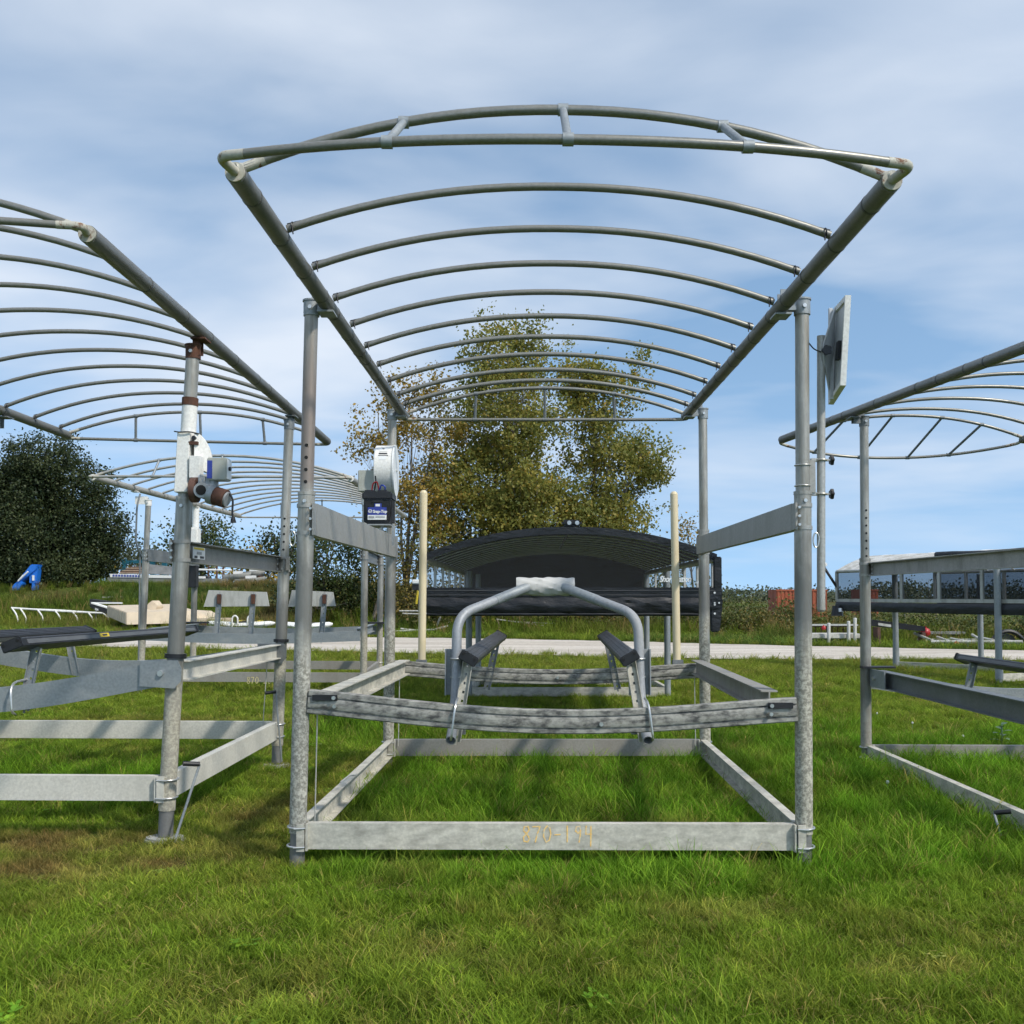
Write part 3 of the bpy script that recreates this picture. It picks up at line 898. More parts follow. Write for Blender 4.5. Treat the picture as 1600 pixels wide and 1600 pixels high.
def frame_lift(root, cfg):
    p = cfg['posts']; r = cfg['r']; z = cfg['base_z']; h = cfg['base_h']
    for k, q in p.items():
        c = dict(cfg['post_opts']); c.update(cfg.get('post_' + k, {}))
        add_post(root, q, r, **c)
    yo = V((0, -r - 0.0, 0))
    FLb, FRb, RLb, RRb = (p[k].at(z) for k in ('FL', 'FR', 'RL', 'RR'))
    g = r + 0.005
    ch = channel(0.055, h)
    # the web faces the camera on the cross beams
    def cross(a, b, name):
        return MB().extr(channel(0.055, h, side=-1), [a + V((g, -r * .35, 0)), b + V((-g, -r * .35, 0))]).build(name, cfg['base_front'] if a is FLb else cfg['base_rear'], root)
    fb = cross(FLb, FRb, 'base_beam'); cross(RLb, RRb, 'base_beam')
    MB().extr(channel(0.06, h, side=1), [FLb + V((r * .4 - .03, g, 0)), RLb + V((r * .4 - .03, -g, 0))]).build('base_beam', cfg['base_side'], root)
    MB().extr(channel(0.06, h, side=-1), [FRb + V((-r * .4 + .03, g, 0)), RRb + V((-r * .4 + .03, -g, 0))]).build('base_beam', cfg['base_side'], root)
    for k, s in (('FL', 1), ('FR', -1), ('RL', 1), ('RR', -1)):
        base_clamp(root, p[k], r, z, h, s, cfg['base_front'])
    # upper side beams
    for (a, b, zz, hh, s) in (('FL', 'RL', cfg['up_zL'], cfg['up_hL'], 1), ('FR', 'RR', cfg['up_zR'], cfg['up_hR'], -1)):
        A, B = p[a].at(zz), p[b].at(zz)
        sb = MB().extr(channel(0.055, hh, side=-s), [A + V((s * (r + .012) , g * .3, 0)), B + V((s * (r + .012), -g * .3, 0))]).build('side_beam', cfg['up_mat'], root)
        for q in (A, B):
            cl = MB()
            for dz in (-hh * .42, hh * .42):
                cl.tube([q + V((0, 0, dz - .012)), q + V((0, 0, dz + .012))], r + 0.005, 20)
            cl.box(q + V((s * (r + .004), 0, 0)), (0.012, 0.12, hh * .98))
            c2 = cl.build('post_clamp', cfg['up_mat'], root)
            for dz in (-hh * .32, 0, hh * .32):
                e = q + V((s * (r * .8), -r - .01, dz))
                MB().tube([e, e + V((0, -.016, 0))], 0.009, 6).build('bolt', M['bolt'], c2)
    return fb

def sag_path(a, b, sag, n=22, pw=2.0):
    return [lerp(a, b, i / n) - V((0, 0, sag * math.sin(math.pi * i / n) ** 1.15)) for i in range(n + 1)]
def ribbed(h, t):
    """extruded cradle profile with two grooves on the face"""
    gd, gw = 0.012, 0.0055
    y1, y2 = h * 0.22, -h * 0.28
    f = t / 2; b = -t / 2
    return [(b, -h / 2), (f - .006, -h / 2), (f, -h / 2 + .006), (f, y2 - gw), (f - gd, y2 - gw), (f - gd, y2 + gw), (f, y2 + gw), (f + .002, y2 + gw + .004), (f + .002, y1 - gw - .004),
            (f, y1 - gw), (f - gd, y1 - gw), (f - gd, y1 + gw), (f, y1 + gw), (f, h / 2 - .006), (f - .006, h / 2), (b, h / 2)]

# digits drawn by hand with a crayon
STROKES = {
    '8': [[(.5, .52), (.2, .72), (.3, .95), (.65, .97), (.75, .75), (.5, .52), (.2, .3), (.25, .05), (.6, .0), (.8, .2), (.5, .52)]],
    '7': [[(.1, .95), (.8, .97), (.55, .5), (.35, .0)]],
    '0': [[(.5, 1), (.2, .75), (.15, .35), (.4, .0), (.7, .1), (.85, .5), (.75, .9), (.5, 1)]],
    '-': [[(.2, .45), (.75, .47)]],
    '1': [[(.45, 1), (.45, .0)]],
    '9': [[(.75, .7), (.5, .55), (.25, .7), (.35, .95), (.65, .97), (.75, .7), (.7, .35), (.6, .0)]],
    '4': [[(.3, 1), (.25, .5), (.8, .5)], [(.75, 1), (.72, -.25)]],
    '2': [[(.15, .8), (.4, 1), (.7, .85), (.6, .55), (.15, .05), (.8, .05)]],
    '6': [[(.7, 1), (.3, .6), (.2, .25), (.45, .0), (.75, .2), (.6, .45), (.25, .35)]],
}
def handwriting(name, text, origin, hgt, wid, xdir, up, nrm, mat, parent, lw=0.006):
    mb = MB(); xdir, up, nrm = V(xdir).normalized(), V(up).normalized(), V(nrm).normalized()
    for i, ch in enumerate(text):
        for st in STROKES.get(ch, []):
            pts = [V(origin) + xdir * ((i + a) * wid) + up * (b * hgt) + nrm * 0.003 for a, b in st]
            for a, b in zip(pts[:-1], pts[1:]):
                d = (b - a).normalized(); s = d.cross(nrm).normalized() * lw / 2; e = d * lw * .3
                mb.add([a - s - e, a + s - e, b + s + e, b - s + e], [(0, 1, 2, 3)])
    return mb.build(name, mat, parent)
def lettering(name, text, origin, size, xdir, up, mat, parent, shear=0.0, bold=0.0, depth=0.0015, sx=1.0):
    cu = bpy.data.curves.new(name, 'FONT')
    cu.body = text; cu.size = size; cu.shear = shear; cu.offset = bold; cu.extrude = depth; cu.space_character = 0.92
    ob = bpy.data.objects.new(name, cu); COL.objects.link(ob)
    bpy.context.view_layer.update()
    me = bpy.data.meshes.new_from_object(ob.evaluated_get(bpy.context.evaluated_depsgraph_get()))
    bpy.data.objects.remove(ob); bpy.data.curves.remove(cu)
    X, U = V(xdir).normalized(), V(up).normalized(); N = X.cross(U)
    org = ORG.get(parent, V((0, 0, 0)))
    for v in me.vertices:
        c = v.co.copy()
        v.co = V(origin) - org + X * (c.x * sx) + U * c.y + N * c.z
    me.materials.clear(); me.materials.append(mat)
    o = bpy.data.objects.new(name, me); COL.objects.link(o); o.parent = parent
    return o

# ---------------------------------------------------------------- lift A: the open lift in the middle
def lift_middle():
    root = thing('boat_lift', (0.25, 7.75, 0), 'bare aluminium boat lift with open arched canopy frame and grey tube goalpost guide', 'boat lift')
    posts = {'FL': Post((-1.30, 6.03, 0), P(487, 472, 6.08)), 'FR': Post((1.757, 6.0, 0), P(1253, 470, 6.05)),
             'RL': Post((-1.184, 9.5, 0), P(613, 642, 9.55)), 'RR': Post((1.85, 9.5, 0), P(1098, 640, 9.55))}
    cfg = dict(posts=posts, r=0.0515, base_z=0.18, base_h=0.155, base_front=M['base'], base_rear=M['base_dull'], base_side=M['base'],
               post_opts=dict(joint=2.27, mat=M['postA'], pad=False), post_FL=dict(mat=M['postAL'], holes=4, hole_z=2.33),
               post_RL=dict(joint=2.2), up_zL=2.10, up_hL=0.20, up_zR=2.115, up_hR=0.165, up_mat=M['alum_plate'])
    fb = frame_lift(root, cfg)
    fa, fe = posts['FL'].at(0.18), posts['FR'].at(0.18)
    handwriting('crayon_number', '870-194', lerp(fa, fe, 0.443) + V((0, -0.0168, -0.03)), 0.095, 0.062, fe - fa, (0, 0, 1), (0, -1, 0), M['chalk'], fb, 0.0085)
    # canopy
    L0, L1 = P(368, 270, 4.18), P(632, 650, 9.78); R0, R1 = P(1393, 283, 4.18), P(1071, 650, 9.78)
    bands = (0.045, 0.135, 0.225, 0.305, 0.37, 0.46, 0.54, 0.585, 0.68, 0.78, 0.88)
    rail(root, L0, L1, 0.046, M['rail'], bands); rail(root, R0, R1, 0.046, M['rail'], bands)
    ys = [4.93, 5.5, 6.08, 6.66, 7.23, 7.81, 8.38, 8.95, 9.4]
    bows(root, (L0, L1), (R0, R1), ys, 0.235, 0.0205, M['bow'])
    end_frame(root, L0, R0, -1, 0.275, 0.0205, M['bow'], M['galv'], (0.25, 0.5, 0.75), 0.20, 0.03, fwd=0.15)
    end_frame(root, L1, R1, 0.3, 0.25, 0.017, M['bow'], M['galv_dark'], (0.25, 0.5, 0.75), 0.05, 0.0, zlow=-0.03)
    for k, (a, b) in (('FL', (L0, L1)), ('RL', (L0, L1)), ('FR', (R0, R1)), ('RR', (R0, R1))):
        t = posts[k].t
        rail_bracket(root, posts[k], t, lerp(a, b, (t.y - a.y) / (b.y - a.y)), 0.044, M['galv'])
    # sagging cradle beams and the I-beams between them
    FL, FR, RL, RR = (posts[k] for k in ('FL', 'FR', 'RL', 'RR'))
    a, b = FL.at(0.99) + V((0.05, -0.02, 0)), FR.at(0.945) + V((-0.05, -0.02, 0))
    cb = MB().extr(ribbed(0.145, 0.05), sag_path(a, b, 0.098), (0, 0, 1)).build('cradle_beam', M['cradle'], root)
    for t, e in ((0.015, a), (0.985, b)):
        q = lerp(a, b, t) + V((0.06 if t < .5 else -0.06, -0.034, 0.025))
        MB().box(q, (0.15, 0.014, 0.035)).build('black_stop', M['black'], cb)
        for dx, dz in ((0.055, 0.0), (0.06, -0.05)):
            e2 = q + V((dx if t < .5 else -dx, -0.008, dz))
            MB().tube([e2, e2 + V((0, -.014, 0))], 0.012, 8).build('bolt', M['bolt'], cb)
    e2 = lerp(a, b, 0.60) + V((0, -0.03, -0.105)); MB().tube([e2, e2 + V((0, -.014, 0))], 0.013, 8).build('bolt', M['bolt'], cb)
    a2, b2 = RL.at(0.945) + V((0.05, -0.06, 0)), RR.at(0.92) + V((-0.03, -0.06, 0))
    cr = MB().extr(ribbed(0.14, 0.05), sag_path(a2, b2, 0.075), (0, 0, 1)).build('cradle_beam', M['cradle'], root)
    e2 = lerp(a2, b2, 0.53) + V((0, -0.03, -0.08)); MB().tube([e2, e2 + V((0, -.014, 0))], 0.014, 8).build('bolt', M['bolt'], cr)
    for (x0, x1) in ((-1.125, -1.02), (1.57, 1.755)):
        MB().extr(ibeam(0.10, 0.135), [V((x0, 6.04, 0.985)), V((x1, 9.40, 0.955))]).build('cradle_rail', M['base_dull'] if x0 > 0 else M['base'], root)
    # lifting cables
    for q0, q1 in ((FL.at(0.98) + V((.10, 0, 0)), FL.at(0.2) + V((.09, .06, 0))), (RL.at(.95) + V((.10, 0, 0)), RL.at(.2) + V((.10, -.04, 0))), (RR.at(.95) + V((-.10, 0, 0)), RR.at(.2) + V((-.10, -.04, 0)))):
        MB().tube([q0, q1], 0.0042, 6).build('cable', M['cable'], root)
    # bunks on perforated struts
    for (x0, x1, s) in ((-0.275, -0.112, -1), (0.746, 0.905, 1)):
        p0, p1 = V((x0, 6.28, 1.235)), V((x1, 9.75, 1.24))
        bk, X, U, d = bunk(root, p0, p1, R(-30) if s < 0 else R(30), 0.112, 0.055, M['bunk'])
        mb = MB(); q0 = p0 + d * 0.12 - U * 0.03
        ladder_strip(mb, q0, V((q0.x + s * 0.075, q0.y - .06, 0.70)), 0.06, (1, 0, 0), (0, -1, 0), 0.055)
        mb.build('bunk_strut', M['base'], bk)
        mb = MB(); q1 = p1 - d * 0.30 - U * 0.03
        ladder_strip(mb, q1, V((q1.x + s * 0.10, q1.y - .02, 0.74)), 0.06, (1, 0, 0), (0, -1, 0), 0.055)
        mb.build('bunk_strut', M['galv_dark'], bk)
        # hook bolt over the cradle beam
        hx = q0.x + s * 0.05
        hook = bez([(hx, 6.10, 1.0), (hx + s * .005, 5.965, .985), (hx + s * 0.03, 5.955, 0.78), (hx + s * .035, 6.0, 0.76)], 4)
        MB().tube(hook, 0.007, 8).build('hook_bolt', M['bolt'], bk)
    # goalpost guide of bent tube with a wrapped pad
    lo_l, lo_r = [], []
    def gpath(s, cx):
        x = lambda q: cx + s * q
        return bez([V((x(0.62), 6.24, 0.72)), V((x(0.615), 6.36, 0.78)), V((x(0.60), 6.45, 1.00)), V((x(0.597), 6.52, 1.50)), V((x(0.10), 6.95, 1.70))], 9, 0.13)
    cx = 0.235
    gd = MB()
    for s in (-1, 1): gd.pipe(gpath(s, cx), 0.0325, 0.005, 18)
    g = gd.build('guide_hoop', M['guide_tube'], root)
    for s in (-1, 1):
        e, e2 = gpath(s, cx)[-1], gpath(s, cx)[-2]
        q = lerp(e, e2, 0.62)
        MB().tube([lerp(e, e2, 0.0), q], 0.0345, 18).build('guide_sleeve', M['galv'], g)
        for z in (1.22, 1.10):
            c = V((cx + s * 0.598, 6.475, z))
            ring = [c + V((math.cos(t) * .038, math.sin(t) * .038, 0)) for t in np.linspace(0, 2 * math.pi, 17)]
            MB().tube(ring, 0.0055, 8, False).build('u_bolt', M['bolt'], g)
        mb = MB().box((cx + s * 0.605, 6.53, 1.13), (0.135, 0.012, 0.30))
        for sg in (-1, 1): mb.box((cx + s * 0.605 + sg * .066, 6.505, 1.13), (0.008, 0.06, 0.30))
        mb.build('guide_bracket', M['galv'], g)
        MB().box((cx + s * 0.60 - s * .035, 6.40, .80), (0.06, 0.05, .12)).build('hoop_bracket', M['galv_dark'], g)
    # pad: a roll of vinyl with loose folds
    mb = MB(); n = 26; path = []
    for i in range(n + 1):
        path.append(V((cx - 0.205 + 0.41 * i / n, 6.96, 1.700)))
    vs, fs = [], []; K = 24
    for i, c in enumerate(path):
        for k in range(K):
            a = 2 * math.pi * k / K
            rr = 0.058 + 0.011 * noise.noise(V((c.x * 16 + 3 * math.sin(a), math.cos(a) * 2, a))) + 0.010 * max(0, -math.sin(a)) 
            if i in (0, n): rr *= 0.94
            vs.append(c + V((0, rr * math.cos(a), rr * math.sin(a))))
    for i in range(n):
        for k in range(K): fs.append((i * K + k, i * K + (k + 1) % K, (i + 1) * K + (k + 1) % K, (i + 1) * K + k))
    mb.add(vs, fs, True); mb.f += [tuple(range(K))[::-1], tuple(n * K + k for k in range(K))]; mb.s += [False, False]
    mb.build('bow_pad', M['cover'], root)
    # guide poles at the back corners
    for px0, px1, py in ((662, 659, 766), (1053, 1058, 768)):
        q1, q0 = P(px0, py, 9.56), P(px1, 1050, 9.56)
        o = MB().tube([q0, q0.lerp(q1, 0.985)], 0.037, 18).tube([q0.lerp(q1, 0.98), q0.lerp(q1, 0.99), q1], [0.037, 0.034, 0.018], 18).build('guide_pole', M['pvc'], root)
        MB().box(q0 + V((0, -0.03, 0.04)), (0.10, 0.07, 0.16)).build('pole_socket', M['galv_dark'], o)
    # winch on the rear post
    c = P(603, 736, 9.44)
    drum = MB().tube([c + V((-0.085, -.02, 0)), c + V((0.085, -.02, 0))], 0.24, 40)
    drum.box(c + V((0.0, 0.10, -0.0)), (0.165, 0.24, 0.46))
    w = drum.build('winch', M['white'], root, bev=0.006)
    MB().tube([c + V((0.086, -.02, 0)), c + V((0.102, -.02, 0))], 0.247, 40).build('drum_cover', M['white_label'], w)
    MB().tube([c + V((0.10, -.02, 0)), c + V((0.112, -.02, 0))], 0.014, 8).build('bolt', M['bolt'], w)
    MB().tube([RL.at(2.95), RL.at(2.55)], 0.056, 20).build('winch_sleeve', M['white'], w)
    MB().tube([RL.at(2.86) + V((-.02, -.06, 0)), c + V((-.03, -.10, .22))], 0.012, 8).build('winch_brace', M['white'], w)
    lab = MB(); th0 = R(38)
    def on_drum(x, th, k=0.2425): return c + V((x, -.02 - k * math.cos(th), k * math.sin(th)))
    def patch(mb, x0, x1, t0, t1, k=0.2425):
        mb.add([on_drum(x0, R(t0), k), on_drum(x1, R(t0), k), on_drum(x1, R(t1), k), on_drum(x0, R(t1), k)], [(0, 1, 2, 3)])
    patch(lab, -0.035, 0.035, 42, 56); patch(lab, -0.035, 0.035, 18, 30); lab.build('sticker', M['white_label'], w)
    lab = MB(); patch(lab, -0.04, 0.04, 33, 37); patch(lab, -0.045, 0.05, 28, 30); patch(lab, -.012, .008, 50, 53, .2435); lab.build('sticker_print', M['dark_print'], w)
    # bracket shelf for the battery, on the side beam
    sh = MB()
    bc = P(593, 795, 9.05)
    sh.box(bc + V((0, 0, -0.158)), (0.24, 0.34, 0.012))
    for dx in (-0.02, 0.08): sh.box(bc + V((dx + .06, -0.12, -0.25)), (0.022, 0.012, 0.19))
    sh.build('battery_shelf', M['galv'], root)
    bx = MB().box(P(577, 752, 9.32), (0.20, 0.10, 0.20)).build('control_box', M['grey_box'], root, bev=0.006)
    # shackles
    for q in (FL.at(2.0) + V((-0.075, -.02, -0.02)), FR.at(1.97) + V((0.075, -.02, 0.0))):
        ring = [q + V((0.018 * math.cos(t), 0, 0.045 * math.sin(t))) for t in np.linspace(0, 2 * math.pi, 17)]
        MB().tube(ring, 0.005, 6, False).build('shackle', M['bolt'], root)
    # cord strung along the last bows
    cord = bez([P(628, 650, 9.6), P(640, 622, 9.3), P(655, 606, 9.0), P(700, 596, 8.97), P(790, 578, 8.95), P(880, 575, 8.95), P(960, 580, 8.95), P(1030, 597, 8.97), P(1082, 612, 9.1)], 5)
    MB().tube(cord, 0.005, 6).build('cord', M['black'], root)
    # thin wire slung over the left base beam
    MB().tube(bez([P(532, 1222, 7.0), P(545, 1212, 7.1), P(556, 1211, 7.25)], 4), 0.005, 6).build('loose_rod', M['cable'], root)
    return posts, bc
postsA, batt_c = lift_middle()

def battery_box(c):
    root = thing('battery_box', c + V((0, 0, -0.15)), 'black battery box with blue and white label below the white winch', 'battery box')
    mb = MB()
    w0, w1, d0, d1 = 0.105, 0.122, 0.14, 0.155
    vs = [c + V((sx * w0, sy * d0, -0.15)) for sx, sy in ((-1, -1), (1, -1), (1, 1), (-1, 1))] + [c + V((sx * w1, sy * d1, 0.075)) for sx, sy in ((-1, -1), (1, -1), (1, 1), (-1, 1))]
    mb.add(vs, [(3, 2, 1, 0), (4, 5, 6, 7), (0, 1, 5, 4), (1, 2, 6, 5), (2, 3, 7, 6), (3, 0, 4, 7)])
    body = mb.build('body', M['black'], root, bev=0.01)
    for s in (-1, 1):
        rb = MB()
        for y in (-0.09, 0, 0.09): rb.box(c + V((s * 0.122, y, -0.03)), (0.016, 0.022, 0.2))
        rb.build('side_rib', M['black'], body)
    lid = MB().box(c + V((0, 0, 0.105)), (0.275, 0.34, 0.075)).build('lid', M['black'], root, bev=0.014)
    for x in (-0.075, 0.04): MB().box(c + V((x, -.03, 0.150)), (0.085, 0.20, 0.02)).build('lid_ridge', M['black'], lid)
    MB().box(c + V((0.0, -0.158, 0.055)), (0.09, 0.012, 0.018)).build('latch', M['black'], root)
    fy = -0.1555
    def q(mb, x0, x1, z0, z1, k):
        mb.box(c + V(((x0 + x1) / 2, fy + (0.0 if z0 > -2 else 0) - k, (z0 + z1) / 2)), (x1 - x0, 0.002, z1 - z0))
    lb = MB(); q(lb, -0.085, 0.085, -0.07, 0.00, 0.002); q(lb, -.025, .04, 0.0, 0.035, 0.002)
    lab = lb.build('label', M['blue_label'], root)
    lb = MB(); q(lb, -0.085, 0.085, -0.113, -0.07, 0.002); q(lb, -.015, .025, 0.008, 0.03, 0.0035); lb.build('label_panel', M['white_label'], lab)
    lb = MB(); q(lb, -0.078, -0.025, -0.10, -0.08, 0.0035); q(lb, -.015, .07, -.095, -.088, .0035); q(lb, -.015, .07, -.083, -.078, .0035); lb.build('label_print', M['grey_print'], lab)
    lettering('lettering', 'Snap-Top', c + V((-0.040, fy - 0.005, -0.05)), 0.036, (1, 0, 0), (0, 0, 1), M['white_label'], lab, 0.15, 0.0012, 0.0008)
    ring = [c + V((-0.063 + .017 * math.cos(t), fy - .005, -.036 + .015 * math.sin(t))) for t in np.linspace(0, 2 * math.pi, 7)]
    lg = MB().tube(ring, 0.003, 6, False); lg.box(c + V((-.063, fy - .005, -.036)), (.02, .002, .006)); lg.build('label_emblem', M['white_label'], lab)
    for col, pts in ((M['red'], ((-.07, -.02, .16), (-.06, -.03, .23), (-.02, -.04, .25), (.0, -.02, .17))), (M['blue_wire'], ((.0, -.02, .16), (.02, -.04, .22), (.06, -.05, .20), (.05, -.02, .16))), (M['black'], ((-.05, 0, .16), (-.03, -.03, .25), (-.035, -.04, .30)))):
        MB().tube(bez([c + V(p) for p in pts], 4), 0.007, 8).build('wire', col, root)
battery_box(batt_c)

def solar_panel():
    b = P(1283, 953, 6.08)
    root = thing('solar_panel', b, 'small white framed solar panel on a thin mast clamped to the right post', 'solar panel')
    top = P(1283, 525, 6.08)
    MB().tube([b, top], 0.0255, 18).tube([b + V((0, 0, -.012)), b], [0.018, 0.0255], 18).build('mast', M['alum'], root)
    # near edge and far edge of the panel, facing outwards to the right
    nt, nb, ft, fb = P(1321, 461, 5.86), P(1313, 602, 5.90), P(1294, 492, 6.26), P(1294, 632, 6.30)
    n = (nb - nt).cross(ft - nt).normalized()
    if n.x < 0: n = -n
    th = 0.034
    pts = [nt, nb, fb, ft]
    c = sum(pts, V((0, 0, 0))) / 4
    fr = MB()
    for i in range(4):
        p, q = pts[i], pts[(i + 1) % 4]
        pi, qi = p.lerp(c, 0.11), q.lerp(c, 0.11)
        fr.add([p, q, qi, pi, p + n * th, q + n * th, qi + n * th, pi + n * th], [(0, 1, 2, 3), (7, 6, 5, 4), (0, 4, 5, 1), (3, 2, 6, 7)])
    f = fr.build('panel_frame', M['white'], root)
    inn = [p.lerp(c, 0.09) for p in pts]
    MB().prism([p + n * 0.012 for p in inn], n * 0.004).build('panel_back', M['solar'], f)
    MB().prism([p + n * 0.026 for p in inn], n * 0.003).build('panel_cells', M['cells'], f)
    jm = nt.lerp(nb, .62).lerp(c, .45); je = (ft - nt).normalized(); jd = (nb - nt).normalized()
    MB().box(jm - n * .004, (.05, .11, .02), (je, jd, n)).build('junction_box', M['black'], f)
    hub = P(1290, 549, 6.02)
    plate = MB()
    up_, dn_ = ft.lerp(nt, .42), fb.lerp(nb, .22)
    plate.prism([hub + V((-.012, .02, .05)), up_ - n * .004, up_.lerp(dn_, .5) - n * .004, dn_ - n * .004, hub + V((-.012, .02, -.05))], V((0.006, -0.01, 0)))
    plate.box(up_.lerp(dn_, .5) - n * .012, (.02, .03, (up_ - dn_).length), (n, n.cross(V((0, 0, 1))).normalized(), V((0, 0, 1))))
    plate.build('tilt_plate', M['solar'], root)
    def knob(c, axis, name='knob'):
        mb = MB(); axis = V(axis).normalized(); s = axis.cross(V((0, 0, 1))).normalized(); u = s.cross(axis)
        poly = []
        for k in range(20):
            a = 2 * math.pi * k / 20
            rr = 0.030 * (1 + 0.16 * math.cos(5 * a))
            poly.append(c + s * rr * math.cos(a) + u * rr * math.sin(a))
        mb.prism(poly, axis * 0.02)
        return mb.build(name, M['black'], root, bev=0.003)
    knob(hub + V((0, -0.02, 0)), (-.15, -1, 0))
    for py in (719, 772):
        q = P(1283, py, 6.08)
        ring = [q + V((0.031 * math.cos(t), 0.031 * math.sin(t), 0)) for t in np.linspace(0, 2 * math.pi, 17)]
        cl = MB().tube(ring, 0.007, 8, False); cl.box(q + V((0.045, 0, 0)), (0.05, .03, 0.012)); cl.box(q + V((-0.045, 0, 0)), (0.04, .03, 0.02))
        cl.build('mast_clamp', M['alum'], root)
        knob(q + V((0.055, 0, 0)), (1, 0, 0))
    q = P(1268, 745, 6.08)
    br = MB().box(q, (0.035, 0.05, 0.20)).build('mounting_plate', M['alum_plate'], root)
    post = postsA['FR']
    for py in (728, 760):
        z = P(1268, py, 6.06).z; c = post.at(z)
        ring = [c + V((0.047 * math.cos(t), 0.047 * math.sin(t), 0)) for t in np.linspace(0, 2 * math.pi, 21)]
        MB().tube(ring, 0.004, 6, False).build('hose_clamp', M['bolt'], root)
    MB().tube(bez([P(1263, 535, 6.06), P(1272, 546, 6.06), P(1283, 550, 6.05)], 5), 0.004, 6).build('wire', M['black'], root)
solar_panel()

# ---------------------------------------------------------------- lift B: left neighbour
def crank(root, p0, p1, grip):
    """bent crank rod with a black grip"""
    o = MB().tube(bez([p0, p0.lerp(p1, .55), p1], 5), 0.009, 8).build('crank_rod', M['galv'], root)
    MB().tube([p1, grip], 0.016, 10).build('crank_grip', M['black'], o)

